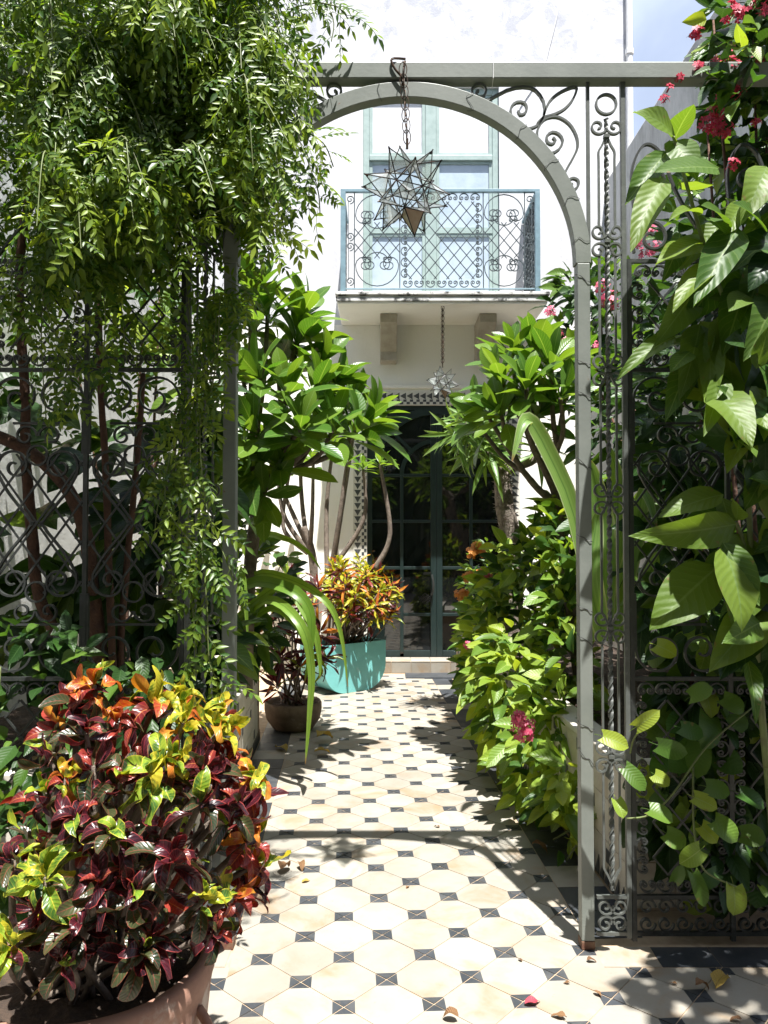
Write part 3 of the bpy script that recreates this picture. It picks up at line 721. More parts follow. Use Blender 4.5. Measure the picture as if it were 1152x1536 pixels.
for xa, xb in ((xs[1], xs[2]), (xs[3], xs[4])):
    xm = (xa + xb) / 2; hw = (xb - xa) / 2
    for z, fl in ((bz0 + hw + .01, 0), (bz1 - hw - .01, pi)):
        scr += [cscroll(xm, z, hw * .95, fl, RY, .42), cscroll(xm, z, hw * .55, fl + pi, RY, .45), cscroll(xm - hw * .45, z + (.06 if not fl else -.06), .04, fl, RY), cscroll(xm + hw * .45, z + (.06 if not fl else -.06), .04, fl, RY)]
for xa, xb in ((xs[0], xs[1]), (xs[4], xs[5])):
    xm = (xa + xb) / 2
    for z in (bz0 + .07, bz0 + .42, bz1 - .07, bz0 + .52): scr.append(spiral(xm, z, .045, .008, -pi / 2, 2.4 * pi, 20, RY))
for s_ in scr:
    obj('scroll', MB().bar(s_, .0085, .010), M['railiron'], rail)
for x in (rx0 + .02, rx1 - .02):                         # the two short ends of the balcony
    sl = MB()
    for p, q in lattice(RY + .06, HD_ - .02, bz0 + .02, bz1 - .02, .09, .12): sl.bar([(x, p[0], p[1]), (x, q[0], q[1])], .010, .012, (1, 0, 0))
    for k in range(5): sl.box((x - .006, lerp(RY + .06, HD_ - .06, k / 4), bz0), (x + .006, lerp(RY + .06, HD_ - .06, k / 4) + .01, bz1))
    obj('side_lattice', sl, M['railiron'], rail)
# tall upper window
WY = HD_ + 0.035
win = obj('window', MB().box((WX0, WY, WZ0), (WX0 + .07, WY + .07, WZ1)).box((WX1 - .07, WY, WZ0), (WX1, WY + .07, WZ1)).box((WX0 + .07, WY, WZ1 - .07), (WX1 - .07, WY + .07, WZ1)), M['teal'], house, bevel=.006)
wcx = (WX0 + WX1) / 2; zt = zpx(237, WY); zm = zpx(347, WY)
obj('transom', MB().box((WX0 + .071, WY - .012, zt - .03), (WX1 - .071, WY + .06, zt + .03)), M['teal'], win, bevel=.005)
obj('mullion', MB().box((wcx - .06, WY + .002, zt + .031), (wcx + .06, WY + .062, WZ1 - .071)).box((wcx - .06, WY + .002, WZ0), (wcx + .06, WY + .062, zt - .031)), M['teal'], win, bevel=.005)
for s, (xa, xb) in enumerate(((WX0 + .071, wcx - .061), (wcx + .061, WX1 - .071))):
    for (za, zb, mt_) in ((zt + .031, WZ1 - .071, 'winboard'), (zm + .02, zt - .031, 'winglass'), (WZ0, zm - .02, 'winglass')):
        obj('sash', MB().box((xa + .001, WY + .012, za), (xa + .035, WY + .05, zb)).box((xb - .035, WY + .012, za), (xb - .001, WY + .05, zb)).box((xa + .036, WY + .012, zb - .03), (xb - .036, WY + .05, zb - .001)).box((xa + .036, WY + .012, za + .001), (xb - .036, WY + .05, za + .03)), M['teal'], win)
        obj('pane', MB().add([(xa + .03, WY + .03, za + .02), (xb - .03, WY + .03, za + .02), (xb - .03, WY + .03, zb - .02), (xa + .03, WY + .03, zb - .02)], [(0, 1, 2, 3)]), M[mt_], win)
obj('sash_rail', MB().box((WX0 + .071, WY + .004, zm - .0195), (wcx - .061, WY + .055, zm + .0195)).box((wcx + .061, WY + .004, zm - .0195), (WX1 - .071, WY + .055, zm + .0195)), M['teal'], win)
# drainpipe and hanging cable
dp = MB(); x = HX(948); dp.tube([(x, HD_ - .05, 0.1), (x, HD_ - .05, HT - .1)], .035, 12)
for z in (2.0, 3.6, 5.2, 6.75, 8.0): dp.tube([(x, HD_ - .05, z), (x, HD_ - .05, z + .06)], .045, 12)
obj('drainpipe', dp, M['pipe'], house, smooth=False)
cb = MB(); cb.tube(smooth_path([P(845, -40, HD_ - .01), P(836, 20, HD_ - .012), P(824, 70, HD_ - .012), P(812, 110, HD_ - .01), P(780, 160, HD_ - .01)], 16), .006, 6)
obj('cable', cb, M['pipe'], house)

# unseen light blocker behind the camera, then the boundary walls
hg = thing('unseen_light_blocker', 'tall dark hedge added unseen behind the camera to block sky light and darken the door glass', 'light blocker', (0, -4.2, 0))  # added hedge, cuts sky fill from behind and gives the door a dark reflection
hb = MB(); vs = []; nx_, nz_ = 60, 22
for i in range(nx_ + 1):
    for j in range(nz_ + 1): vs.append((-9 + 18 * i / nx_, -3.0 + U(-.2, .2), 9.0 * j / nz_ + U(-.08, .08)))
hb.add(vs, [(i * (nz_ + 1) + j, i * (nz_ + 1) + j + 1, (i + 1) * (nz_ + 1) + j + 1, (i + 1) * (nz_ + 1) + j) for i in range(nx_) for j in range(nz_)])
hb.box((-9, -4.6, 0), (9, -3.3, 8.9))
blocker_body = (hb, hg)
bw = thing('boundary_wall', 'tall weathered grey wall on the right behind the flowering creeper', 'wall', (2.55, 5.6, 0))
obj('masonry', MB().box((2.45, 3.0, 0), (2.74, HD_ - .01, 5.36)), M['grey_wall'], bw, bevel=.02)
bw = thing('boundary_wall', 'old whitewashed wall on the left behind the iron fence and vines', 'wall', (-2.15, 4, 0))
obj('masonry', MB().box((-2.30, -1.0, 0), (-2.05, HD_ - .01, 4.3)), M['old_white'], bw, bevel=.02)

# ------------------------------------------------------------------ raised planters along the path
FH = 0.56
ptile = sq_mesh(0.2, 0.18, M['cream2'])
def planter(a_face, side, b0, b1, label, depth=0.95):
    t = thing('raised_planter', label, 'planter', Q(a_face + side * .06, (b0 + b1) / 2))
    mb = MB()
    def wall_(a0_, a1_, c0, c1, zt_): mb.obox(Q((a0_ + a1_) / 2, (c0 + c1) / 2, zt_ / 2), PN * (abs(a1_ - a0_) / 2), PT * ((c1 - c0) / 2), (0, 0, zt_ / 2))
    ao = a_face; ai = a_face + side * .12; ae = a_face + side * depth
    wall_(ao + side * .006, ai, b0 + .006, b1, FH - .03)
    wall_(ai, ae, b0 + .006, b0 + .126, FH - .03); wall_(ai, ae, b1 - .12, b1, FH - .03)
    obj('wall_core', mb, M['grout'], t)
    mc = MB(); mc.obox(Q((ao + ai) / 2, (b0 + b1) / 2, FH - .015), PN * .065, PT * ((b1 - b0) / 2 + .005), (0, 0, .0148)); mc.obox(Q((ai + ae) / 2 + side * .003, b0 + .063, FH - .016), PN * (abs(ae - ai) / 2 - .004), PT * .066, (0, 0, .0135))
    obj('coping', mc, M['cream2'], t, bevel=.004)
    T = Matrix.Translation(-t.location)
    rot = Matrix.Rotation(PATH_ROT, 4, 'Z') @ Matrix.Rotation(-side * pi / 2, 4, 'Z')       # face turned to the path
    n = int((b1 - b0) / .2)
    mini = MB(); mini.box((-.028, -.028, -.004), (.028, .028, .0015)); mm = mini.mesh('inset_tile', M['slate'])
    for r in range(3):
        z = 0.01 + .09 + r * .177
        for k in range(n):
            b = b0 + .1 + k * .2
            o = link('face_tile', ptile, t)
            o.matrix_basis = T @ Matrix.Translation(Q(ao + side * .003, b, z)) @ rot @ Matrix.Rotation(pi / 2, 4, 'X') @ Matrix.Scale(.975, 4, (0, 1, 0))
            if (k + r) % 2 == 0:
                o = link('inset_tile', mm, t); o.matrix_basis = T @ Matrix.Translation(Q(ao + side * .003, b + .1, z + .03)) @ rot @ Matrix.Rotation(pi / 2, 4, 'X')
        for k in range(int(depth / .2)):
            a = ao + side * (.1 + k * .2)
            o = link('face_tile', ptile, t)
            o.matrix_basis = T @ Matrix.Translation(Q(a, b0 + .003, z)) @ Matrix.Rotation(PATH_ROT, 4, 'Z') @ Matrix.Rotation(pi / 2, 4, 'X') @ Matrix.Scale(.975, 4, (0, 1, 0))
            if (k + r) % 2 == 0:
                o = link('inset_tile', mm, t); o.matrix_basis = T @ Matrix.Translation(Q(a + side * .1, b0 + .003, z + .03)) @ Matrix.Rotation(PATH_ROT, 4, 'Z') @ Matrix.Rotation(pi / 2, 4, 'X')
    fr_ = MB()
    for k in range(int((b1 - b0) / .06)):
        b = b0 + .01 + k * .06
        fr_.prism([(0, 0), (.052, 0), (0, .085)], Q(ao - side * .0005, b, .012), PT, (0, 0, 1), PN * (-side * .0018))
    o = obj('sawtooth_frieze', fr_, M['slate'], t); o['kind'] = 'stuff'
    so = MB(); k1, k2 = 14, 10; vs = []
    for i in range(k1 + 1):
        for j in range(k2 + 1):
            vs.append(Q(lerp(ai, ae, j / k2), lerp(b0 + .13, b1 - .12, i / k1), FH - .08 + U(-.02, .025)))
    so.add(vs, [(i * (k2 + 1) + j, i * (k2 + 1) + j + 1, (i + 1) * (k2 + 1) + j + 1, (i + 1) * (k2 + 1) + j) for i in range(k1) for j in range(k2)])
    obj('soil', so, M['soil'], t)
    return t
planter(A0 - .208, -1, 3.02, 5.55, 'low cream tiled planter wall with small black insets left of the path', 1.25)
planter(A1 + .208, 1, 2.98, 7.55, 'low cream tiled planter behind the right gate post under trailing greenery', 1.25)

# ------------------------------------------------------------------ iron archway
D = FENCE_D
def I(px, py, dy=0.0):                                   # a place in the plane of the ironwork
    p = P(px, py, D); return Vector((p.x, D + dy, p.z))
acx = I(607.5, 398).x; acz = I(607.5, 398).z
pxl, pxr = I(344, 1000).x, I(877, 1000).x
arch = thing('iron_archway', 'grey green iron garden archway with scrollwork over the tiled path', 'archway', (acx, D, 0))
PW = .046
z_spring = acz
zb0 = P(700, 117, D - .03).z; zb1 = P(700, 92, D - .03).z
for x in (pxl, pxr):
    post = obj('post', MB().box((x - PW / 2, D - .025, .030), (x + PW / 2, D + .025, z_spring)), M['gate'], arch, bevel=.003)
    obj('rusty_foot', MB().box((x - PW / 2 - .001, D - .026, 0.0), (x + PW / 2 + .001, D + .026, .029)), M['gaterust'], post, bevel=.002)
ra = (pxr - pxl) / 2; acx = (pxl + pxr) / 2
ab = MB(); ab.bar([(acx + ra * cos(a), D, acz + ra * sin(a)) for a in [lerp(0, pi, i / 56) for i in range(57)]], .056, .05); obj('arch', ab, M['gate'], arch, bevel=.002)
bm_l, bm_r = I(-420, 100).x, I(1420, 100).x
obj('beam', MB().box((bm_l, D - .03, zb0), (bm_r, D + .03, zb1)), M['gate'], arch, bevel=.004)
for px in (738, 1059):
    x = I(px, 100).x; wl = MB(); wl.bar([(x, D - .0315, zb1 + .001), (x, D - .0315, zb0), (x + .004, D + .03, zb0 - .0015)], .004, .002, (1, 0, 0)); obj('weld_seam', wl, M['pipe'], arch)
BW = .012
def ibar(pts, w_=BW * .55, d_=.014): return MB().bar(pts, w_, d_)
zbb = zb0
def strip(x_in, x_out, sg, target):
    """narrow panel beside a post: two thin uprights, a twisted rod, pairs of scrolls; sg = +1 on the right"""
    for x in (x_out,): obj('upright', MB().box((x - .009, D - .009, .03), (x + .009, D + .009, zbb)), M['iron_sunlit'], target, bevel=.002)
    if sg > 0: obj('upright', MB().box((x_in - .006, D - .006, z_spring + .04), (x_in + .006, D + .006, zbb)), M['iron_sunlit'], target)
    else: obj('upright', MB().box((x_in - .006, D - .006, z_spring + .04), (x_in + .006, D + .006, zbb)), M['iron_sunlit'], target)
    xm = (x_in + x_out) / 2 + sg * .004; hw = abs(x_out - x_in) / 2 - .012
    zN = [zfx(y) for y in (362, 556, 749, 942, 1135)]
    zt_, zl_ = zfx(205), zfx(1326)
    ends = [zt_] + zN + [zl_]
    # twisted rod
    tw = MB(); vs = []; n = 640
    for i in range(n + 1):
        z = lerp(zfx(1335), zfx(178), i / n); seg = 1.0
        near = min(abs(z - q) for q in ends); amt = min(1, max(0, (near - .03) / .03))
        tw_a = z * 72
        for j in range(4):
            cx_ = (0.0088 if j in (0, 3) else -.0088) * lerp(.6, 1, amt); cy_ = (.0042 if j < 2 else -.0042) * lerp(1.4, 1, amt)
            vs.append((xm + cx_ * cos(tw_a) - cy_ * sin(tw_a), D + cx_ * sin(tw_a) + cy_ * cos(tw_a), z))
    tw.add(vs, [(i * 4 + j, i * 4 + (j + 1) % 4, i * 4 + 4 + (j + 1) % 4, i * 4 + 4 + j) for i in range(n) for j in range(4)])
    obj('twisted_rod', tw, M['iron_sunlit'], target)
    sb = hw * .56
    for k in range(len(ends) - 1):
        ztop, zbot = ends[k] - .045, ends[k + 1] + .045
        for s in (-1, 1):
            pts = smooth_path([(xm + s * .004, D, ends[k] - .005), (xm + s * sb * .55, D, ztop + .012), (xm + s * sb, D, ztop - .012), (xm + s * sb, D, ztop - .04)], 9) + smooth_path([(xm + s * sb, D, zbot + .04), (xm + s * sb, D, zbot + .012), (xm + s * sb * .55, D, zbot - .012), (xm + s * .004, D, ends[k + 1] + .005)], 9)
            obj('side_rod', ibar(pts, .0075, .009), M['iron_sunlit'], target)
    for z in zN + [zt_]:
        for s in (-1, 1):
            for v in (-1, 1):
                if z == zt_ and v < 0: continue
                r0 = hw * .60
                a0_, a1_ = (-.15 * pi, -2.55 * pi)
                sp = spiral(0, 0, r0, .006, a0_, a1_, 26)
                pts = [(xm + s * ( -r0 * cos(a0_) - .003 + 2 * r0 * 0 + px_ * 1.0) * 1.0, D, z + v * (.036 + pz_)) for px_, _, pz_ in [(q[0], 0, q[2]) for q in sp]]
                pts = [(xm - s * (p[0] - xm), p[1], p[2]) for p in pts]
                pts = [(xm + s * (abs(p[0] - xm)), p[1], p[2]) for p in pts]
                obj('scroll', ibar(pts, .0065, .014), M['iron_sunlit'], target)
        obj('collar', MB().box((xm - .010, D - .010, z - .006), (xm + .010, D + .010, z + .006)), M['iron_sunlit'], target)
    obj('ring', MB().bar([(xm + .037 * cos(a), D, zfx(157) + .037 * sin(a)) for a in [2 * pi * i / 28 for i in range(29)]], .007, .015), M['iron_sunlit'], target)
    # foot frieze: four spirals between two rails
    for z in (zfx(1345), zfx(1400)):
        xa, xb = sorted((x_in + sg * .012, x_out - sg * .009)); obj('foot_rail', MB().box((xa, D - .006, z - .006), (xb, D + .006, z + .006)), M['iron_sunlit'], target)
    zc = (zfx(1345) + zfx(1400)) / 2
    for s in (-1, 1):
        for v in (-1, 1):
            sp = spiral(xm + s * hw * .48, zc + v * .031, .032, .006, (pi if s > 0 else 0) , (pi if s > 0 else 0) + s * v * 2.6 * pi, 26, D)
            obj('scroll', ibar(sp, .0065, .014), M['iron_sunlit'], target)
def zfx(py): return P(900, py, D).z
xo_r = I(938, 700).x; xo_l = I(282, 700).x
strip(pxr + PW / 2 + .002, xo_r, 1, arch)
strip(pxl - PW / 2 - .002, xo_l, -1, arch)
# spandrel scrolls: drawn for the right shoulder, mirrored for the left
def SP(pts, mirror, n=30):
    w_ = [I(x, y) for x, y in pts]
    if mirror: w_ = [Vector((2 * acx - p.x, p.y, p.z)) for p in w_]
    return smooth_path(w_, n)
span = [
    [(727, 154), (760, 136), (785, 131), (803, 136), (815, 153), (816, 172), (808, 187), (797, 193), (785, 193), (773, 185), (766, 172), (767, 161), (775, 154), (786, 155), (790, 163), (787, 171), (780, 173), (777, 167)],
    [(815, 175), (824, 153), (842, 138), (864, 131), (860, 148), (848, 163), (832, 172), (815, 177), (806, 186)],
    [(806, 210), (806, 196), (816, 180), (835, 176), (853, 186), (864, 204), (866, 222), (858, 240), (850, 254), (844, 268)],
    [(806, 210), (813, 225), (825, 231), (838, 225), (844, 212), (838, 202), (828, 199), (820, 205), (821, 214), (828, 217), (833, 212), (829, 207)],
    [(709, 144), (708, 134), (715, 128), (725, 129), (729, 137), (725, 145), (717, 146), (714, 140), (718, 136)],
    [(848, 283), (857, 287), (866, 281), (867, 272), (860, 268), (853, 271), (854, 277), (859, 277)],
]
for mir in (False, True):
    for s_ in span: obj('scroll', ibar(SP(s_, mir), .008, .016), M['iron_sunlit'], arch)
# wires twisted round the arch and post
for k in range(9):
    y = 430 + k * 92 + U(-30, 30); x = pxr; sk = U(.005, .035)
    z = zfx(y); wv = [(x - PW / 2 - .002, D + .0, z + sk + .006), (x - PW / 2 - .002, D - .027, z + sk), (x - .006, D - .0265, z + sk * U(.1, .6)), (x + .006, D - .0265, z + sk * U(-.4, .2)), (x + PW / 2 + .002, D - .027, z - sk * .8), (x + PW / 2 + .002, D + .01, z - sk)]
    obj('wire', MB().tube(smooth_path(wv, 12), .0011, 5), M['black'], arch)
for a in (.12, .36, .60, .86, 1.2, 1.72):
    c = Vector((acx + ra * cos(a), D - .027, acz + ra * sin(a))); n_ = Vector((cos(a), 0, sin(a))); t_ = Vector((-sin(a), 0, cos(a)))
    wv = [c + n_ * .03 + Vector((0, .02, 0)), c + n_ * .0295, c + n_ * .008 + t_ * U(-.004, .02), c - n_ * .01 + t_ * U(-.004, .02), c - n_ * .0295 + t_ * U(-.03, .03), c - n_ * .03 + Vector((0, .02, 0))]
    obj('wire', MB().tube(smooth_path(wv, 14), .0008, 5), M['black'], arch)

# ------------------------------------------------------------------ iron fence panels
ZR = [zfx(y) for y in (392, 555, 1018, 1345, 1400)]
PWID = .352
def panel_parts(Wd):
    out = []
    def a(name, mb): out.append((name, mb.mesh(name, M['iron'])))
    for x in (0, Wd): a('upright', MB().box((x - .008, -.008, .02), (x + .008, .008, ZR[0] + .006)))
    for z in ZR: a('rail', MB().box((.008, -.007, z - .007), (Wd - .008, .007, z + .007)))
    def cs(cx, cz, s, rot): a('scroll', MB().bar(cscroll(cx, cz, s, rot), .006, .013))
    def lat(x0, x1, z0, z1, p, q, oz=0):
        for A_, B_ in lattice(x0, x1, z0, z1, p, q, 0, oz): a('lattice_bar', MB().bar([(A_[0], .0015 if A_[1] < B_[1] else -.0015, A_[1]), (B_[0], .0015 if A_[1] < B_[1] else -.0015, B_[1])], .007, .006))
    def bordered(z0, z1):
        s = .027
        n = 5
        for k in range(n):
            x = lerp(.05, Wd - .05, k / (n - 1)); cs(x, z0 + .036, s, 0); cs(x, z1 - .036, s, pi)
        m_ = max(2, int((z1 - z0 - .16) / .066))
        for k in range(m_):
            z = lerp(z0 + .105, z1 - .105, k / (m_ - 1)); cs(.036, z, s, -pi / 2); cs(Wd - .036, z, s, pi / 2)
        lat(.07, Wd - .07, z0 + .07, z1 - .07, .105, .125)
    bordered(ZR[1] + .007, ZR[0] - .007); bordered(ZR[3] + .007, ZR[2] - .007)
    zt_, zb_ = ZR[1] - .007, ZR[2] + .007; xm = Wd / 2
    for v, z in ((1, zt_), (-1, zb_)):
        for s in (-1, 1):
            # big S: from the post round over the top into a volute beside the middle
            a('scroll', MB().bar([(xm + s * (Wd / 2 - .012), 0, z - v * .30), (xm + s * (Wd / 2 - .012), 0, z - v * .20)] + [(xm + s * (.075 + q[0]), 0, z - v * .095 + v * q[2]) for q in spiral(0, 0, .088, .012, 0, 2.7 * pi, 34)], .0075, .014))
            a('scroll', MB().bar([(xm + s * (.045 + q[0]), 0, z - v * .235 + v * q[2]) for q in spiral(0, 0, .042, .008, pi, -1.6 * pi, 26)], .0065, .013))
            a('scroll', MB().bar([(xm + s * .012, 0, z - v * .56)] + smooth_path([(xm + s * .04, 0, z - v * .52), (xm + s * .105, 0, z - v * .44), (xm + s * .145, 0, z - v * .37)], 8) + [(xm + s * (.083 + q[0]), 0, z - v * .345 + v * q[2]) for q in spiral(0, 0, .065, .010, 0, 2.6 * pi, 32)], .0075, .014))
        a('ring', MB().bar([(xm + .036 * cos(q), 0, z - v * .305 + .036 * sin(q)) for q in [2 * pi * i / 24 for i in range(25)]], .0065, .013))
        a('rail', MB().box((xm - .09, -.006, z - v * .188 - .004), (xm + .09, .006, z - v * .188 + .004)))
    lat(.012, Wd - .012, zb_ + .30, zt_ - .30, .105, .145)
    zc = (ZR[3] + ZR[4]) / 2
    for k in range(5):
        x = lerp(.045, Wd - .045, k / 4)
        for v in (-1, 1): a('scroll', MB().bar(spiral(x, zc + v * .030, .031, .006, 0 if v > 0 else 0, v * 2.5 * pi, 24), .0065, .013))
    # crest: volute and slanting stay above the top rail
    a('scroll', MB().bar([(.02, 0, ZR[0] + .03)] + [(.085 + q[0], 0, ZR[0] + .085 + q[2]) for q in spiral(0, 0, .072, .012, pi, -1.7 * pi, 34)], .008, .015))
    a('scroll', MB().bar(smooth_path([(.02, 0, ZR[0] + .20), (.015, 0, ZR[0] + .34), (.06, 0, ZR[0] + .43), (.12, 0, ZR[0] + .40), (.17, 0, ZR[0] + .27), (.24, 0, ZR[0] + .14), (.33, 0, ZR[0] + .02)], 36), .008, .015))
    a('scroll', MB().bar(spiral(.085, ZR[0] + .30, .05, .010, 0, 2.3 * pi, 28), .007, .014))
    return out
fence_parts = panel_parts(PWID)
def fence(x_start, sg, n, label):
    t = thing('iron_fence', label, 'fence', (x_start, D, 0))
    for k in range(n):
        for name, me in fence_parts:
            if k and name == 'upright' and me is fence_parts[0][1]: continue
            o = link(name, me, t)
            sx = sg
            o.matrix_basis = Matrix.Translation((sg * (.0185 + k * PWID), 0.0, 0)) @ Matrix.Diagonal((sx, 1, 1, 1))
    return t
fence(xo_r, 1, 3, 'dark scrolled iron fence to the right of the archway behind broad leaves')
fence(xo_l, -1, 4, 'dark scrolled iron fence to the left of the archway under the hanging vine')

# ------------------------------------------------------------------ star lanterns
import bmesh
def star_parts(r_in, r_out):
    bm = bmesh.new(); bmesh.ops.create_icosphere(bm, subdivisions=1, radius=r_in)
    bm.verts.ensure_lookup_table(); base = [v.co.copy() for v in bm.verts]; faces = [[v.index for v in f.verts] for f in bm.faces]; edges = [(e.verts[0].index, e.verts[1].index) for e in bm.edges]; bm.free()
    rot = Matrix.Rotation(.35, 3, 'Z') @ Matrix.Rotation(math.radians(37.4), 3, 'X')
    base = [rot @ v for v in base]; fr_ = MB(); panes = []
    for a, b in edges: fr_.tube([base[a], base[b]], .0020 * r_out / .16, 5)
    for f in faces:
        c = sum((base[i] for i in f), Vector()) / 3; tip = c.normalized() * r_out * U(.94, 1.04)
        for i in f: fr_.tube([base[i], tip], [.0022 * r_out / .16, .0018 * r_out / .16], 5)
        for i in range(3): panes.append((base[f[i]], base[f[(i + 1) % 3]], tip))
        fr_.tube([c.normalized() * (r_out * .95), tip * 1.03], [.0045 * r_out / .16, .002 * r_out / .16], 5)
    return fr_, panes
def chain(pts_top, pts_bot, n, size, t, rad):
    ch = None; a, b = Vector(pts_top), Vector(pts_bot)
    lk = MB(); pr = [(size * .32 * cos(q), 0, size * .62 * sin(q)) for q in [2 * pi * i / 14 for i in range(15)]]
    lk.tube(pr, rad, 6, cap=False); me = lk.mesh('link', M['chain'], True)
    hook = MB().tube([a + Vector((0, 0, .02)), a + Vector((size * .2, 0, .004)), a], rad, 6)
    ch = obj('chain', hook, M['chain'], t)
    for k in range(n):
        o = link('link', me, ch); p = a.lerp(b, (k + .5) / n) - t.location
        o.matrix_basis = Matrix.Translation(p) @ Matrix.Rotation((k % 2) * pi / 2 + U(-.3, .3), 4, 'Z') @ Matrix.Rotation(U(-.08, .08), 4, 'Y')
    return ch
def lantern(c, r_out, top, n_link, size, label, each_pane, rad):
    t = thing('star_lantern', label, 'lantern', c, 'glass star lanterns')
    fr_, panes = star_parts(r_out * .54, r_out)
    fr_.v = [tuple(Vector(v) + c) for v in fr_.v]
    obj('frame', fr_, M['lead'], t)
    low = min(p[2].z for p in panes) + 1e-6
    if each_pane:
        for p in panes:
            tip = p[2]; am = tip.z <= low
            obj('pane', MB().add([Vector(q) * .992 + c for q in p], [(0, 1, 2)]), M['amber'] if am else M['lglass'], t)
    else:
        mb = MB()
        for p in panes: mb.add([Vector(q) * .992 + c for q in p], [(0, 1, 2)], 1 if p[2].z <= low else 0)
        obj('pane', mb, [M['lglass'], M['amber']], t)
    obj('hanging_loop', MB().tube([(c.x, c.y, c.z + r_out * .92), (c.x, c.y, c.z + r_out * 1.15)], r_out * .03, 6), M['chain'], t)
    chain(top, (c.x, c.y, c.z + r_out * 1.12), n_link, size, t, rad)
    return t
sc_ = I(610, 297, -.06)
l1 = lantern(sc_, .165, (sc_.x - .015, D - .05, zb0 + .03), 13, .044, 'large glass star lantern on a chain from the iron beam', True, .0017)
bm_ = MB()
p0 = Vector((sc_.x - .015, D, zb1))
bm_.tube(smooth_path([p0 + Vector((.0, -.034, -.08)), p0 + Vector((.006, -.036, -.01)), p0 + Vector((.01, 0, .006)), p0 + Vector((-.01, .034, -.02)), p0 + Vector((-.02, .034, -.09)), p0 + Vector((-.01, 0, -.10)), p0 + Vector((.0, -.036, -.07)), p0 + Vector((-.03, -.038, -.03)), p0 + Vector((-.04, -.036, .005)), p0 + Vector((.01, -.02, .015))], 40), .0045, 6)
obj('chain_wrap', bm_, M['chain'], l1)
fc_ = P(664, 574, 7.7)
lantern(fc_, .165, (fc_.x, BD + .10, 3.752), 22, .046, 'small distant star lantern hanging under the balcony before the door', False, .0035)

# ================================================================== POTS
def lathe_pot(name, label, c, prof, mat, soil_r, soil_z, group=None, handle=False):
    t = thing(name, label, 'pot', c, group)
    obj('bowl', MB().lathe(prof, c, 48, wob=.006), mat, t, smooth=True)
    so = MB(); vs = [Vector(c) + Vector((0, 0, soil_z + .01))]; n = 20
    for ring in (.5, 1):
        for j in range(n): vs.append(Vector(c) + Vector((soil_r * ring * cos(2 * pi * j / n), soil_r * ring * sin(2 * pi * j / n), soil_z + U(-.012, .015))))
    so.add(vs, [(0, 1 + j, 1 + (j + 1) % n) for j in range(n)] + [(1 + j, 1 + n + j, 1 + n + (j + 1) % n, 1 + (j + 1) % n) for j in range(n)])
    obj('soil', so, M['soil'], t)
    return t
PC = Vector((-.735, 1.95, 0))
big_pot = lathe_pot('terracotta_pot', 'large round terracotta pot in the left foreground holding the red croton', PC,
    [(.20, 0), (.21, .01), (.255, .12), (.29, .25), (.298, .34), (.302, .365), (.306, .375), (.306, .415), (.298, .425), (.280, .425), (.274, .415), (.27, .33), (.26, .30), (.0, .30)], M['terra'], .275, .375)
hp = MB()
for q in (-.35, 2.2):
    d_ = Vector((cos(q), sin(q), 0)); s_ = Vector((-sin(q), cos(q), 0)); b_ = PC + d_ * .29
    hp.tube(smooth_path([b_ + s_ * .04 + Vector((0, 0, .33)), b_ + s_ * .03 + d_ * .035 + Vector((0, 0, .30)), b_ + d_ * .045 + Vector((0, 0, .27)), b_ - s_ * .03 + d_ * .035 + Vector((0, 0, .30)), b_ - s_ * .04 + Vector((0, 0, .33))], 16), .012, 8)
obj('moulded_handle', hp, M['terra'], big_pot, smooth=True)
BC = Vector((HX(441, 5.85), 5.85, 0))
lathe_pot('clay_bowl', 'low mossy clay bowl on the black tiles at the end of the left planter', BC,
    [(.13, 0), (.15, .01), (.20, .08), (.215, .15), (.215, .195), (.205, .21), (.19, .20), (.185, .16), (.0, .15)], M['oldpot'], .188, .185)
# turquoise trough: flat sides, rounded ends
tc = Vector((HX(515, 7.35), 7.35, 0))
tq = thing('turquoise_planter', 'turquoise trough planter with a rounded end beside the door', 'planter', tc)
def trough(Ls, Wt, Hh, rnd_, th):
    mb = MB(); n = 10
    def outline(o, zo):
        pts = []
        for i in range(n + 1):
            a = -pi / 2 * (1 - i / n); pts.append((Ls / 2 - rnd_ + (rnd_ - o) * cos(a), rnd_ + (rnd_ - o) * sin(a)))
        pts = [(x, z) for x, z in pts] + [(Ls / 2 - o, Hh)]
        left = [(-x if False else -x, z) for x, z in reversed(pts)]
        return pts, left
    pts, left = outline(0, 0); poly = left + pts
    poly = [(x, max(z, 0)) for x, z in poly]
    return poly
poly = trough(.70, .42, .45, .24, .02)
ax = (Matrix.Rotation(math.radians(38), 3, 'Z') @ Vector((1, 0, 0))); ay = Vector((-ax.y, ax.x, 0))
tb = MB(); nP = len(poly)
def ring_(off, yy): 
    cx_, cz_ = 0, .30
    return [tc + ax * (x * (1 - off * 2.6)) + ay * yy + Vector((0, 0, z if z > .44 else z + off * (1 if off else 0))) for x, z in poly]
Wt = .42
v0 = ring_(0, -Wt / 2); v1 = ring_(0, Wt / 2); v2 = ring_(.02, -Wt / 2 + .02); v3 = ring_(.02, Wt / 2 - .02)
tb.add(v0 + v1 + v2 + v3, [tuple(range(nP))] + [tuple(reversed(range(nP, 2 * nP)))] + [(i, nP + i, nP + i + 1, i + 1) for i in range(nP - 1)]
       + [tuple(reversed(range(2 * nP, 3 * nP)))] + [tuple(range(3 * nP, 4 * nP))] + [(2 * nP + i, 2 * nP + i + 1, 3 * nP + i + 1, 3 * nP + i) for i in range(nP - 1)]
       + [(0, 2 * nP, 3 * nP, nP), (nP - 1, 2 * nP - 1, 4 * nP - 1, 3 * nP - 1), (0, nP - 1, 3 * nP - 1, 2 * nP), (nP, 3 * nP, 4 * nP - 1, 2 * nP - 1)])
obj('trough', tb, M['turq'], tq)
sb_ = MB(); sb_.obox(tc + Vector((0, 0, .40)), ax * .32, ay * .185, (0, 0, .01)); obj('soil', sb_, M['soil'], tq)

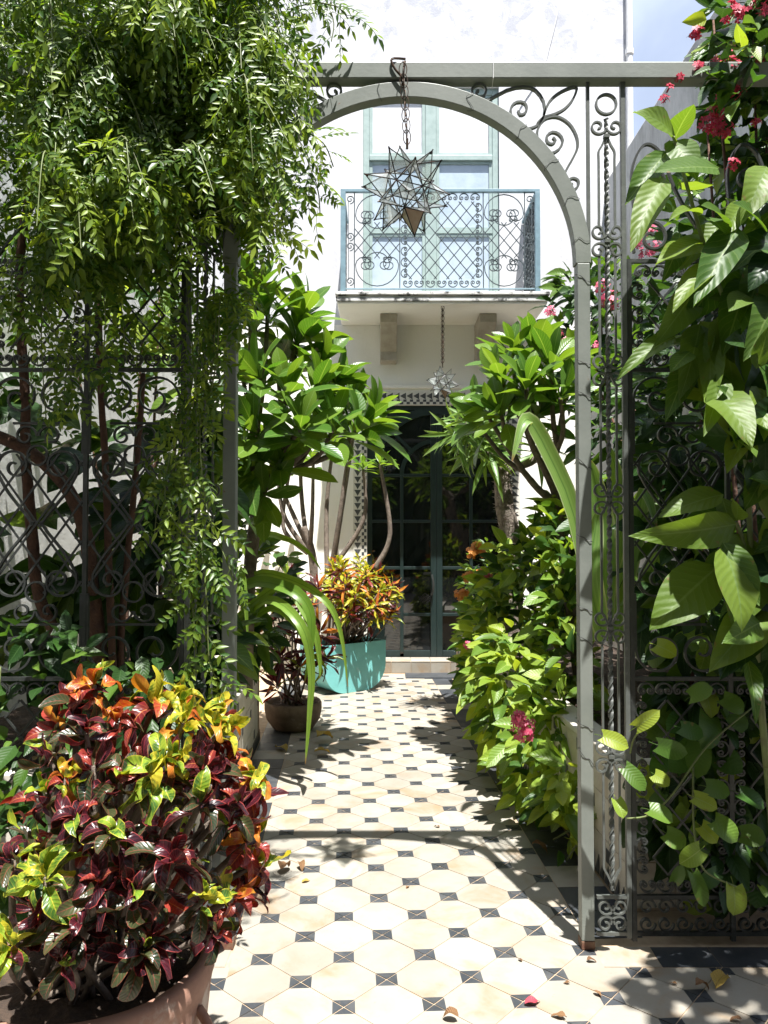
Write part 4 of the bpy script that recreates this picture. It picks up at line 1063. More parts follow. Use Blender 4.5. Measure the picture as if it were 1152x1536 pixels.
# ================================================================== PLANTS
def petiole_stub(mb, p, d, l, r): mb.tube([p - d * l, p], [r, r * .7], 5, cap=False)
CAMV = Vector((0, -.75, .65))
# ---- croton leaf kit
def croton_kit(n, L0, W0, mats, prof=prof_obov, curl=(0.2, 1.5), tw=1.0):
    kit = {}
    for mn in mats: kit[mn] = [leaf_mesh('leaf', L0 * U(.85, 1.1), W0 * U(.85, 1.15), prof, M[mn], 7, 4, U(*curl) * R.choice((1, 1, -.5)), U(.2, .9), U(.08, .24), U(1, 2), U(-tw, tw)) for _ in range(n)]
    return kit
def rosette(c, axis, n, kit, pick, L, items, spread=(15, 95), jitter=.18):
    axis = Vector(axis).normalized(); e1 = axis.orthogonal().normalized(); e2 = axis.cross(e1); ga = U(0, 6)
    for k in range(n):
        t = (k + .5) / n; el = math.radians(lerp(spread[0], spread[1], t ** .8)); az = ga + k * 2.39996
        d = axis * cos(el) + (e1 * cos(az) + e2 * sin(az)) * sin(el) + rv(jitter)
        mn = pick(t); me = R.choice(kit[mn])
        items.append((me, LM(c - axis * (t * L * .35) + d * .008, d, axis + rv(.15), L * lerp(.75, 1.1, t) * U(.85, 1.12), U(-.4, .4))))
# foreground croton
ck = croton_kit(8, 1.0, .39, ('cpurple', 'cgreen', 'cred', 'corange', 'cyellow', 'clime'), prof_round, (1.2, 3.6), 2.2)
cro = thing('croton_shrub', 'red purple and yellow croton shrub in the large terracotta pot', 'shrub', PC + Vector((0, 0, .38)))
items = []; stems = MB()
def pk(*w):
    names = [a for a, b in w]; ws = [b for a, b in w]
    return lambda t: R.choices(names, ws)[0]
def grade(young, old, cut=.45):
    a, b = pk(*young), pk(*old)
    return lambda t: a(t) if t + U(-.18, .18) < cut else b(t)
OLD = (('cpurple', 6), ('cgreen', 2), ('cred', 2.5))
top_pick = {
    'ro': grade((('corange', 3), ('cred', 4)), OLD, .35), 'yo': grade((('cyellow', 6), ('corange', 2), ('clime', 1)), (('corange', 2), ('cred', 3), ('cpurple', 3)), .72), 'gy': grade((('clime', 6), ('cyellow', 3)), (('clime', 3), ('cgreen', 2), ('cpurple', 1)), .75),
    'ry': grade((('cyellow', 3), ('corange', 3)), (('cred', 5), ('cpurple', 3)), .5), 'pu': grade((('cred', 2), ('clime', 1), ('cpurple', 2)), (('cpurple', 7), ('cgreen', 5)), .18), 'or': grade((('corange', 4), ('cyellow', 2)), (('cred', 5), ('cpurple', 1.5)), .5)}
tops = [(118, 1045, 1.95, 'ro', 1.1), (142, 1028, 1.95, 'orr', 1.0), (90, 1085, 2.0, 'ro', 1.0), (175, 1085, 1.92, 'ro', 1.0), (130, 1100, 1.85, 'pu', 1.0), (235, 1050, 2.0, 'yo', 1.45), (275, 1085, 1.95, 'yo', 1.1), (325, 1100, 1.95, 'yo', 1.15), (240, 1150, 1.76, 'gy', 1.15), (265, 1140, 1.78, 'yo', .9),
        (370, 1175, 1.9, 'ry', 1.15), (340, 1135, 2.0, 'ro', 1.0), (70, 1190, 1.85, 'pu', 1.0), (385, 1175, 1.88, 'ry', 1.0), (330, 1075, 2.0, 'yo', 1.1), (270, 1050, 2.0, 'yo', .9), (80, 1130, 1.9, 'pu', 1.0), (375, 1260, 1.85, 'or', 1.05), (385, 1295, 1.9, 'or', 1.0),
        (65, 1318, 1.64, 'gy', 1.1), (20, 1290, 1.75, 'pu', 1.0), (170, 1250, 1.62, 'pu', 1.0), (165, 1262, 1.64, 'clm', .75), (110, 1230, 1.7, 'pu', 1.1), (300, 1205, 1.72, 'pu', 1.1), (305, 1350, 1.68, 'gy', .85),
        (350, 1345, 1.8, 'or', .9), (120, 1390, 1.66, 'pu', 1.1), (60, 1400, 1.7, 'pu', .9), (200, 1340, 1.6, 'pu', 1.0), (260, 1285, 1.62, 'pu', 1.1), (15, 1420, 1.62, 'gy', .9), (325, 1400, 1.8, 'pu', .8), (230, 1410, 1.65, 'pu', .9), (375, 1335, 1.9, 'ro', .9), (180, 1175, 1.75, 'pu', 1.0), (310, 1155, 1.8, 'pu', 1.0), (350, 1215, 1.78, 'pu', 1.0), (140, 1150, 1.78, 'pu', 1.0), (100, 1165, 1.75, 'yo', .6), (210, 1430, 1.62, 'pu', .9), (150, 1330, 1.6, 'pu', 1.0), (95, 1440, 1.64, 'pu', .9)]
top_pick['orr'] = grade((('clime', 2), ('corange', 3)), (('corange', 2), ('cred', 4)), .5)
top_pick['clm'] = top_pick['gy']
base_c = PC + Vector((0, 0, .37))
for px, py, Dd, kd, s in tops:
    c = P(px, py, Dd); out = (c - (base_c + Vector((0, 0, .18)))); ax_ = (out.normalized() * .8 + Vector((0, -.15, .75))).normalized()
    rosette(c, ax_, int(U(12, 17)), ck, top_pick[kd], .086 * s, items, (8, 105), .34)
    b_ = base_c + Vector((U(-.12, .12), U(-.12, .12), 0))
    stems.tube(smooth_path([b_, b_.lerp(c, .5) + rv(.02), c], 8), [.008] * 8 + [.005], 6)
for _ in range(300):                                     # inner, older leaves along the stems
    v = inball(); c = P(200 + v.x * 180, 1275 + v.z * 170, 1.92 + v.y * .24)
    if c.z < .42: continue
    d = (c - (base_c + Vector((0, 0, .15)))).normalized() + rv(.45)
    items.append((R.choice(ck[R.choices(('cpurple', 'cgreen', 'cred', 'cyellow', 'clime'), (6, 3, 2.4, .45, .8))[0]]), LM(c, d, Vector((0, 0, 1)) + rv(.5), .08 * U(.6, 1.2), U(-1, 1))))
obj('stem', stems, M['bark'], cro, smooth=True); emit(cro, items)
# croton in the turquoise trough
ck2 = croton_kit(4, 1.0, .19, ('cpurple', 'cred', 'corange', 'cyellow', 'clime'), prof_lance, (.3, 1.4), .8)
cr2 = thing('croton_shrub', 'orange and yellow narrow leaved croton growing in the turquoise trough', 'shrub', tc + Vector((0, 0, .41)))
items = []; stems = MB()
for _ in range(66):
    v = inball(); c = P(538 + v.x * 62, 893 + v.z * 55, 7.25 + v.y * .32)
    ax_ = ((c - (tc + Vector((0, 0, .6)))).normalized() + Vector((0, 0, .5)) + rv(.15)).normalized()
    hi = max(0, min(1, (c.z - .55) / .6 + U(-.2, .2)))
    rosette(c, ax_, 11, ck2, pk(('cyellow', 1.5 + 7 * hi), ('corange', 2.2), ('cred', .6), ('cpurple', 5 * (1 - hi)), ('clime', .8)), .175, items, (10, 110), .2)
    b_ = tc + ax * U(-.22, .25) + ay * U(-.1, .1) + Vector((0, 0, .40)); stems.tube([b_, b_.lerp(c, .6) + rv(.02), c], [.009, .007, .005], 5)
obj('stem', stems, M['bark'], cr2, smooth=True); emit(cr2, items)
# dark croton in the clay bowl
cr3 = thing('croton_shrub', 'dark maroon and green croton growing in the low clay bowl', 'shrub', BC + Vector((0, 0, .17)))
items = []; stems = MB()
for px, py, Dd in [(425, 890, 5.9), (455, 900, 5.8), (480, 945, 5.75), (410, 930, 5.8), (440, 945, 5.65), (465, 970, 5.7), (420, 985, 5.65), (450, 1000, 5.7), (490, 985, 5.8), (400, 880, 5.95), (478, 880, 6.0), (415, 1025, 5.75), (430, 860, 6.0), (395, 960, 5.8)]:
    c = P(px, py, Dd); ax_ = ((c - BC).normalized() + Vector((0, -.2, .3)) + rv(.2)).normalized()
    rosette(c, ax_, 17, ck2, pk(('cpurple', 6), ('cgreen', 2) if 'cgreen' in ck2 else ('cpurple', 2), ('cred', 1.5), ('clime', 1.2), ('corange', .6)), .19, items, (15, 115), .22)
    b_ = BC + Vector((U(-.1, .1), U(-.1, .1), .17)); stems.tube([b_, b_.lerp(c, .6) + rv(.02), c], [.009, .007, .005], 5)
c = P(484, 945, 5.7); rosette(c, (.4, -.5, .6), 7, ck2, pk(('corange', 1)), .17, items, (20, 110))
obj('stem', stems, M['bark'], cr3, smooth=True); emit(cr3, items)

# ---- frangipani trees
plk = [leaf_mesh('leaf', 1.0, U(.33, .42), prof_obov, M['plum'], 8, 4, U(.0, .6), U(.1, .4), U(0, .04), 1.5, U(-.2, .2)) for _ in range(6)]
def frangipani(label, base, joints, tips, Lf, nl, group, bark='bark', kit=plk, up=.6, r0=.032, spread=(12, 84), trunkname='trunk'):
    """joints: list of polylines (world points, start radius, end radius); tips: (px, py, D, axis, scale)"""
    t = thing('frangipani_tree', label, 'tree', base, group); items = []
    for k, (pl, ra_, rb_) in enumerate(joints):
        pts = smooth_path(pl, 16); n = len(pts)
        obj('trunk' if k == 0 else 'branch', MB().tube(pts, [lerp(ra_, rb_, i / (n - 1)) for i in range(n)], 9, jit=.06), M[bark], t, smooth=True)
    for px, py, Dd, axs, s in tips:
        rosette(P(px, py, Dd), axs, int(nl * U(.85, 1.15)), {'a': kit}, lambda q: 'a', Lf * s, items, spread, .12)
    emit(t, items)
    return t
def forked(hub, tips, start_r, group):
    out = []; tips = sorted(tips, key=lambda t: (P(t[0], t[1], t[2]) - hub).normalized().x)
    for k in range(0, len(tips), group):
        grp = tips[k:k + group]; ends = [P(t[0], t[1], t[2]) - Vector(t[3]).normalized() * .03 for t in grp]
        c = sum(ends, Vector()) / len(ends); fk = hub.lerp(c, .52) + Vector((U(-.03, .03), U(-.03, .03), -.07))
        out.append(([hub + rv(.01), hub.lerp(fk, .5) + rv(.025) + Vector((0, 0, -.02)), fk], start_r, start_r * .72))
        for e in ends: out.append(([fk, fk.lerp(e, .5) + rv(.022) + Vector((0, 0, -.03)), e], start_r * .70, start_r * .48))
    return out
hub = P(392, 725, 4.7); bse = Vector((hub.x - .1, 4.75, .48))
tipsA = [(385, 430, 4.7, (-.1, -.3, 1), 1.1), (455, 470, 4.9, (.3, -.2, 1), 1.1), (480, 545, 4.8, (.4, -.3, .9), 1.1), (560, 620, 4.8, (.6, -.2, .8), 1.05), (420, 690, 4.5, (.1, -.6, .5), 1.0), (400, 460, 4.75, (-.2, -.2, 1), 1.1), (372, 480, 4.6, (-.4, -.3, .9), 1.0), (447, 500, 4.85, (.25, -.1, 1), 1.15), (388, 560, 4.4, (-.2, -.5, .8), 1.0), (430, 585, 4.4, (.0, -.5, .9), 1.0), (475, 580, 4.6, (.3, -.3, .9), 1.05),
         (505, 570, 4.9, (.5, -.1, .9), 1.05), (540, 640, 4.7, (.55, -.25, .75), 1.1), (500, 640, 4.5, (.3, -.5, .8), 1.0), (525, 605, 5.0, (.5, 0, .9), 1.0), (450, 640, 4.3, (.1, -.6, .7), 1.0), (380, 640, 4.3, (-.4, -.5, .7), .95), (365, 700, 4.4, (-.5, -.5, .4), 1.1), (395, 745, 4.5, (0, -.6, -.2), .9), (415, 540, 5.0, (0, 0, 1), 1.0), (470, 660, 4.9, (.3, 0, .8), .9), (360, 560, 4.8, (-.5, 0, .8), 1.0), (350, 780, 4.5, (-.3, -.5, .3), .9)]
jA = [([bse, bse.lerp(hub, .6) + Vector((-.03, 0, 0)), hub], .045, .036)]
jA += forked(hub, tipsA, .026, 4)
frangipani('large leaved frangipani tree leaning from the left planter toward the path', bse, jA, tipsA, .31, 14, 'frangipani trees')
# multi-stem frangipani behind the turquoise trough
b0_ = Vector((HX(472, 7.75), 7.75, .02))
tB = [(470, 690, 7.6, (-.1, -.2, 1), 1.0), (435, 700, 7.7, (-.4, -.2, .8), 1.0), (520, 690, 7.5, (.2, -.3, 1), .9), (545, 700, 7.6, (.3, -.2, .9), .8), (500, 660, 7.7, (.1, 0, 1), 1.0), (415, 680, 7.7, (-.5, -.1, .8), 1.0), (450, 640, 7.8, (-.1, 0, 1), 1.0), (570, 692, 7.4, (.15, -.2, 1), .85), (395, 660, 7.8, (-.4, 0, .8), 1.0), (530, 650, 7.8, (.2, 0, 1), .9)]
jB = [([b0_, P(470, 850, 7.7), P(455, 790, 7.7)], .05, .035)]
fk1, fk2 = P(462, 830, 7.7), P(495, 860, 7.6)
for (px, py, Dd, axs, s), mid in zip(tB, [(468, 780), (425, 790), (510, 770), (545, 780), (490, 760), (425, 770), (452, 740), (590, 800), (430, 750), (515, 750)]):
    st_ = fk1 if px < 480 else fk2
    if px == 570: st_ = P(562, 858, 7.4)
    jB.append(([st_ + rv(.015), P(mid[0] if px != 570 else 585, mid[1], Dd), P(px, py + 4, Dd)], .028, .015))
frangipani('multi stemmed frangipani tree with bare lower stems behind the turquoise trough', b0_, jB, tB, .23, 12, 'frangipani trees')
# right frangipani
hubC = P(838, 758, 5.0); bC = Vector((hubC.x + .15, 5.05, .46))
tC = [(722, 612, 4.9, (-.6, -.2, .5), 1.0), (752, 566, 4.8, (-.2, -.3, .9), 1.0), (768, 530, 5.0, (-.1, -.1, 1), 1.1), (800, 520, 5.0, (.1, -.1, 1), 1.1), (830, 545, 4.8, (.3, -.3, .9), 1.1), (790, 575, 4.6, (0, -.5, .9), 1.0), (845, 590, 4.7, (.4, -.4, .8), 1.0), (750, 618, 4.7, (-.4, -.5, .5), 1.0), (716, 640, 5.1, (-.6, -.1, .3), .9), (810, 615, 4.9, (.2, -.4, .6), .9), (860, 540, 5.2, (.4, 0, .9), 1.0), (780, 545, 5.3, (0, 0, 1), 1.0)]
jC = [([bC, bC.lerp(hubC, .5), hubC], .045, .036)]
jC += forked(hubC, tC, .027, 3)
frangipani('glossy frangipani tree spreading over the right planter beside the gate post', bC, jC, tC, .30, 14, 'frangipani trees')
# spiny trunked palm-like tree with narrow leaves
nark = [leaf_mesh('leaf', 1.0, U(.10, .14), prof_lance, M['narrow'], 8, 2, U(.4, 1.5), .4, 0, 1, U(-.2, .2)) for _ in range(5)]
bP = Vector((HX(765, 6.3), 6.3, .46)); fkP = P(752, 708, 6.2)
pch = thing('madagascar_palm', 'narrow leaved tree with a thick grey spiny trunk beside the door', 'tree', bP)
trunk_pts = smooth_path([bP, P(768, 830, 6.3), P(757, 760, 6.25), fkP], 24)
obj('trunk', MB().tube(trunk_pts, [lerp(.10, .062, i / (len(trunk_pts) - 1)) for i in range(len(trunk_pts))], 14, jit=.05), M['spinebark'], pch, smooth=True)
spn = MB()
for i in range(260):
    k = int(U(0, len(trunk_pts) - 1)); p = trunk_pts[k].lerp(trunk_pts[min(k + 1, len(trunk_pts) - 1)], U(0, 1)); a = U(0, 2 * pi); rr = lerp(.10, .062, k / len(trunk_pts)); d = Vector((cos(a), sin(a), .25))
    spn.tube([p + d * rr * .93, p + d * (rr + .022)], [.005, .001], 4, cap=False)
o = obj('spines', spn, M['spinebark'], pch); o['kind'] = 'stuff'
itemsP = []
for (pl, rs) in (([fkP, P(738, 690, 6.15), P(722, 675, 6.1), P(715, 655, 6.1)], (.055, .04)), ([fkP, P(775, 698, 6.2), P(800, 688, 6.2), P(808, 670, 6.2)], (.05, .038)), ([P(722, 675, 6.1), P(700, 640, 6.0), P(690, 620, 6.0)], (.04, .03))):
    pts = smooth_path(pl, 12); obj('branch', MB().tube(pts, [lerp(rs[0], rs[1], i / (len(pts) - 1)) for i in range(len(pts))], 10, jit=.05), M['spinebark'], pch, smooth=True)
for px, py, Dd, axs, n in ((700, 630, 5.95, (-.5, -.5, .4), 34), (712, 655, 6.05, (-.3, -.5, .3), 28), (735, 668, 6.0, (.0, -.6, .6), 22), (694, 640, 6.0, (-.6, -.4, .2), 26), (808, 665, 6.15, (.2, -.3, .9), 24), (680, 650, 5.9, (-.6, -.4, .1), 20)):
    rosette(P(px, py, Dd), axs, n, {'a': nark}, lambda q: 'a', .34, itemsP, (25, 125), .12)
emit(pch, itemsP)

# ---- generic leafy shrub: leaves in ellipsoids
def blob_items(blobs, kits, outdir, L, items, droop=.3, jit=.4, face=.6):
    for (cx, cy, rx, ry, Dc, rD, n) in blobs:
        for _ in range(n):
            v = inball(); l = v.length
            if l > 1e-3 and l < .6: v *= U(.6, 1) / l if R.random() < .6 else 1
            c = P(cx + v.x * rx, cy - v.z * ry, Dc + v.y * rD)
            if c.z < .05 or mnoise.noise(c * 4.2) < -.16: continue
            d = Vector((v.x, v.y, v.z * .6)) + Vector(outdir) + rv(jit) + Vector((0, 0, -droop))
            items.append((R.choice(kits[R.choices(range(len(kits)), [k[1] for k in kits])[0]][0]), LM(c, d, Vector((0, -face, 1)) + rv(.45), L * (.45 + .95 * R.random() ** .8))))
def kit(mat, W, prof, n=4, curl=(.1, .8), fold=(.1, .5), wave=.04, nseg=5, cols=4, lobe=0.0, pet=0.0):
    return [leaf_mesh('leaf', 1.0, W * U(.9, 1.1), prof, M[mat], nseg, cols, U(*curl), U(*fold), wave * U(.3, 1.3), U(1, 2), U(-.2, .2), lobe, pet) for _ in range(n)]
k_lime = kit('lime', .48, prof_ovate); k_mid = kit('mid', .46, prof_ovate); k_dark = kit('dark', .48, prof_ovate); k_big = kit('big', .46, prof_ovate, 6, (.2, 1.0), (.1, .4), .05, 8, 4)
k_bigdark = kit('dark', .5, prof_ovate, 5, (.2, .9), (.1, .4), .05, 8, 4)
k_heart = kit('lime', .86, prof_heart, 4, (.3, 1.0), (.1, .35), .02, 7, 4, .16, .35); k_heartd = kit('mid', .86, prof_heart, 4, (.3, 1.0), (.1, .35), .02, 7, 4, .16, .35)
def stems_to(base_pts, ends, mat, root, r=(.010, .004), name='stem'):
    mb = MB()
    for e in ends:
        b = R.choice(base_pts); mb.tube(smooth_path([b, b.lerp(e, .5) + rv(.03), e], 8), [lerp(r[0], r[1], i / 8) for i in range(9)], 5)
    obj(name, mb, M[mat], root, smooth=True)
def floret(mat, n, r, spread):
    """one bunch of small five-petalled flowers, centre at origin, facing -y/+z"""
    mb = MB()
    for _ in range(n):
        c = inball() * spread; nrm = (c.normalized() + Vector((0, -.9, .4)) + rv(.2)).normalized(); e1 = nrm.orthogonal().normalized(); e2 = nrm.cross(e1); a0_ = U(0, 6)
        mb.tube([c - nrm * r * 1.6, c], r * .10, 4, cap=False)
        for k in range(5):
            a = a0_ + k * 2 * pi / 5; d = e1 * cos(a) + e2 * sin(a); s_ = nrm.cross(d)
            mb.add([c, c + d * r * .6 + s_ * r * .32 + nrm * r * .1, c + d * r * 1.05 + nrm * r * .05, c + d * r * .6 - s_ * r * .32 + nrm * r * .1], [(0, 1, 2, 3)], 0, [(0.5, 0), (1, .5), (.5, 1), (0, .5)])
    return mb.mesh('flower_cluster', M[mat], True)
def flowers(root, spots, mat, n, r, spread):
    T = Matrix.Translation(-root.location)
    for px, py, Dd, s in spots:
        o = link('flower_cluster', floret(mat, max(3, int(n * s)), r, spread * s), root); o.matrix_basis = T @ Matrix.Translation(P(px, py, Dd))

# right hedge: nearest trailing lime plant, shrub with pink flower, ixora with orange flowers
t = thing('trailing_lime_plant', 'lime green trailing creeper hanging over the right planter edge along the path', 'plant', Q(A1 + .35, 4.2, .5))
items = []
blob_items([(730, 990, 38, 110, 5.2, .35, 260), (765, 1050, 50, 110, 4.6, .3, 300), (810, 1130, 55, 110, 4.0, .25, 300), (845, 1215, 30, 80, 3.55, .18, 140), (850, 1050, 40, 110, 4.2, .3, 160)], [(k_lime, 4), (k_mid, 1.6)], (-.35, -.3, 0), .125, items, .35)
stems_to([Q(A1 + .4, b, .5) for b in (3.4, 4, 4.6, 5.2)], [P(x, y, d) for x, y, d in ((720, 1000, 5.2), (740, 1080, 4.9), (770, 1130, 4.4), (800, 1190, 4.0), (830, 1260, 3.6), (850, 1290, 3.4), (760, 1000, 4.7), (820, 1080, 4.2), (705, 960, 5.4))], 'stem', t); emit(t, items)
flowers(t, [(787, 1092, 3.62, 1.0), (780, 1078, 3.6, .6)], 'pink', 40, .017, .06)
flowers(t, [(702, 968, 4.7, .6)], 'pink', 12, .016, .04)
t = thing('leafy_shrub', 'dense green leafy shrub filling the right planter behind the gate post', 'shrub', Q(A1 + .5, 5.4, .5))
items = []
blob_items([(800, 880, 75, 90, 5.3, .45, 420), (770, 930, 60, 100, 5.6, .4, 260), (850, 850, 45, 100, 4.9, .4, 260), (850, 960, 40, 120, 4.6, .3, 240), (830, 790, 30, 40, 5.2, .3, 80)], [(k_lime, 3), (k_mid, 3), (k_dark, 1.2)], (-.2, -.3, .15), .135, items, .2)
stems_to([Q(A1 + .5, b, .5) for b in (4.6, 5.2, 5.8)], [P(x, y, d) for x, y, d in ((780, 840, 5.3), (820, 830, 5.2), (850, 800, 4.9), (760, 920, 5.6), (840, 900, 4.7))], 'stem', t); emit(t, items)
flowers(t, [(730, 750 + 500, 5.0, .3)] if False else [], 'pink', 10, .02, .05)
t = thing('orange_flowered_shrub', 'small leaved shrub with orange flower heads near the door', 'shrub', Q(A1 + .45, 6.6, .5))
items = []
blob_items([(735, 860, 34, 60, 6.0, .2, 90), (728, 880, 34, 70, 6.4, .35, 330), (712, 950, 22, 60, 6.3, .3, 190), (705, 1010, 18, 40, 6.0, .25, 100)], [(k_mid, 3), (k_dark, 1.2), (k_lime, 2.2)], (-.3, -.3, .1), .09, items, .1)
stems_to([Q(A1 + .45, b, .5) for b in (6.3, 6.6)], [P(x, y, d) for x, y, d in ((720, 850, 6.4), (735, 830, 6.4), (705, 900, 6.2))], 'stem', t); emit(t, items)
flowers(t, [(708, 828, 5.7, 1), (716, 820, 5.7, 1), (703, 866, 5.6, 1), (722, 862, 5.65, 1), (690, 892, 5.6, .9), (697, 889, 5.6, .7), (726, 829, 5.7, .7)], 'orangeflower', 22, .02, .045)
flowers(t, [(731, 861, 5.5, .7)], 'pink', 14, .018, .04)
# flowering creeper behind the fence on the right (far) and over the top right (near)
t = thing('pink_flowered_creeper', 'dark flowering creeper climbing the grey wall behind the right gate post', 'creeper', Vector((1.9, 5.6, .4)))
items = []
blob_items([(905, 470, 85, 90, 6.0, .5, 420), (950, 620, 90, 130, 5.4, .5, 420), (1060, 560, 130, 190, 4.6, .5, 420), (860, 540, 45, 70, 6.0, .4, 140), (1000, 830, 130, 150, 4.3, .4, 300), (1100, 350, 110, 150, 4.2, .4, 300), (1040, 640, 100, 130, 3.5, .25, 300), (1060, 850, 120, 110, 3.4, .25, 260)], [(k_dark, 3), (k_mid, 2)], (-.2, -.4, .1), .15, items, .35)
stems_to([Vector((1.7, 5.4, .5)), Vector((1.9, 4.8, .5))], [P(x, y, d) for x, y, d in ((900, 450, 6), (870, 520, 6), (950, 600, 5.4), (1060, 560, 4.6), (1000, 700, 4.5), (1100, 300, 4.2))], 'vinebark', t, (.02, .006)); emit(t, items)
flowers(t, [(912, 446, 5.5, 1), (905, 430, 5.5, .8), (918, 455, 5.5, .7), (838, 500, 5.6, .7), (845, 515, 5.6, .7), (960, 360, 5.4, 1), (975, 350, 5.4, .9), (982, 372, 5.4, .8), (968, 378, 5.4, .7), (826, 468, 5.7, .6), (893, 520, 5.5, .6)], 'pink', 16, .022, .07)
t = thing('red_flowered_creeper', 'creeper with hanging crimson flower bunches over the right end of the beam', 'creeper', Vector((1.55, 3.0, .02)))
items = []
blob_items([(1130, 60, 85, 85, 3.1, .3, 300), (1150, 190, 85, 110, 3.2, .3, 360), (1120, 300, 60, 80, 3.35, .25, 160), (1210, 40, 100, 140, 3.0, .35, 250), (1180, 400, 70, 150, 3.3, .3, 200), (1125, 110, 55, 60, 2.68, .05, 46), (1095, 30, 40, 40, 2.8, .1, 30)], [(k_dark, 3), (k_mid, 2.2), (k_lime, .5)], (-.25, -.4, 0), .115, items, .4)
for _ in range(620):                                     # it leans forward over the tiles above the frame
    v = inball(); c = Vector((1.95 + v.x * .78, 1.38 + v.y * .40, 3.5 + v.z * .3))
    items.append((R.choice(k_mid + k_dark), LM(c, Vector((v.x, v.y - .2, -.4)) + rv(.4), Vector((0, -.4, 1)) + rv(.35), .14 * U(.7, 1.2))))
stems_to([Vector((1.55, 3.0, .02)), Vector((1.7, 3.1, .02))], [Vector((1.5, 1.5, 3.4)), Vector((2.1, 1.3, 3.4)), Vector((1.8, 1.7, 3.5))] + [P(x, y, d) for x, y, d in ((1130, 60, 3.1), (1150, 190, 3.2), (1110, 300, 3.3), (1070, 30, 3.0), (1060, 180, 3.0))], 'vinebark', t, (.016, .004)); emit(t, items)
flowers(t, [(1104, 22, 2.8, 1), (1098, 14, 2.8, .8), (1140, 6, 2.8, .9), (1047, 48, 2.85, .6), (1088, 96, 2.8, 1), (1096, 104, 2.8, 1), (1092, 122, 2.8, .9), (1095, 138, 2.8, 1), (1126, 106, 2.8, .9), (1075, 168, 2.8, .7), (1074, 185, 2.8, .5), (1063, 187, 2.8, .6), (1085, 190, 2.8, .7), (1068, 100, 2.8, .5), (1148, 90, 2.85, .6), (1048, 100, 2.75, .4), (1020, 115, 2.75, .3), (1004, 130, 2.75, .25), (997, 148, 2.75, .25), (1134, 184, 2.8, .3), (1100, 248, 2.75, .45)], 'redflower', 15, .016, .05)

# ---- broad-leaved plant in the right foreground
def leaf_between(me_list, b, tp, w_px, Dm, items, nominal, up=None):
    d = tp - b; L = d.length; wd = w_px / F * Dm
    items.append((R.choice(me_list), LM(b, d, up or (Vector((0, -1, .55)) + rv(.25)), (wd / nominal, L, L), U(-.25, .25))))
bp = thing('broad_leaved_plant', 'tall plant with very large light green leaves against the right fence', 'plant', Vector((1.2, 2.62, 0)))
items = []
LV = [(1014, 211, 962, 156, 46), (1011, 211, 1041, 150, 40), (1005, 211, 1050, 261, 44), (1000, 229, 940, 300, 46), (994, 266, 948, 368, 46), (1023, 284, 1072, 272, 50), (1047, 324, 1011, 312, 26), (1055, 325, 1092, 345, 44), (1112, 306, 1085, 352, 38), (1145, 345, 1108, 298, 48), (1108, 340, 1044, 450, 62), (1050, 364, 985, 388, 40), (1150, 365, 1098, 402, 46),
      (1043, 435, 989, 512, 54), (1091, 387, 1037, 480, 64), (1013, 505, 928, 556, 32), (1050, 486, 1026, 588, 46), (1050, 481, 1113, 548, 40), (1063, 495, 1067, 617, 40), (1077, 475, 1110, 605, 66), (1145, 395, 1115, 482, 54), (1105, 608, 1111, 672, 38), (1135, 580, 1152, 655, 44), (1104, 786, 960, 808, 52), (1104, 780, 1106, 742, 30), (1118, 800, 1111, 946, 96), (1076, 850, 976, 942, 84), (1150, 915, 1068, 998, 66), (1120, 985, 1138, 1082, 28),
      (1150, 250, 1120, 320, 50), (1160, 440, 1130, 530, 60), (1150, 520, 1180, 640, 60), (1160, 790, 1200, 900, 80), (1160, 690, 1120, 760, 50), (1075, 400, 1010, 450, 44), (1120, 420, 1090, 520, 56), (1020, 350, 1000, 420, 34), (1040, 540, 1000, 620, 40), (1130, 640, 1090, 700, 44), (1160, 600, 1135, 700, 50), (1085, 560, 1060, 650, 40), (1090, 340, 1060, 300, 40)]
for bx, by, tx, ty, wd in LV:
    Dm = U(2.42, 2.62); b = P(bx, by, Dm + .06); tp = P(tx, ty, Dm - U(.04, .12))
    leaf_between(k_big, b, tp, wd, Dm, items, .46)
for _ in range(150):
    px, py = 1010 + 330 * R.random() ** .8, U(250, 1010)
    if px < 1060 and not (380 < py < 620): continue
    px, py = px, py; Dm = U(2.45, 2.72); b = P(px, py, Dm)
    d = Vector((U(-1, .4), U(-.6, .1), U(-1, .3)))
    items.append((R.choice(k_bigdark if px > 1090 and R.random() < .5 else k_big), LM(b, d, Vector((0, -1, .6)) + rv(.3), U(.14, .30))))
sm = [[(1180, 1500, 2.62), (1150, 1150, 2.6), (1130, 900, 2.6), (1120, 700, 2.6), (1100, 500, 2.58), (1060, 380, 2.56), (1028, 270, 2.55), (1010, 205, 2.55)], [(1150, 1150, 2.6), (1120, 850, 2.6), (1104, 782, 2.58)], [(1260, 1500, 2.7), (1220, 1000, 2.65), (1170, 600, 2.65), (1140, 350, 2.62)]]
for s_ in sm:
    pts = smooth_path([P(*q) for q in s_], 26); obj('stem', MB().tube(pts, [lerp(.012, .005, i / (len(pts) - 1)) for i in range(len(pts))], 8), M['stem'], bp, smooth=True)
emit(bp, items)
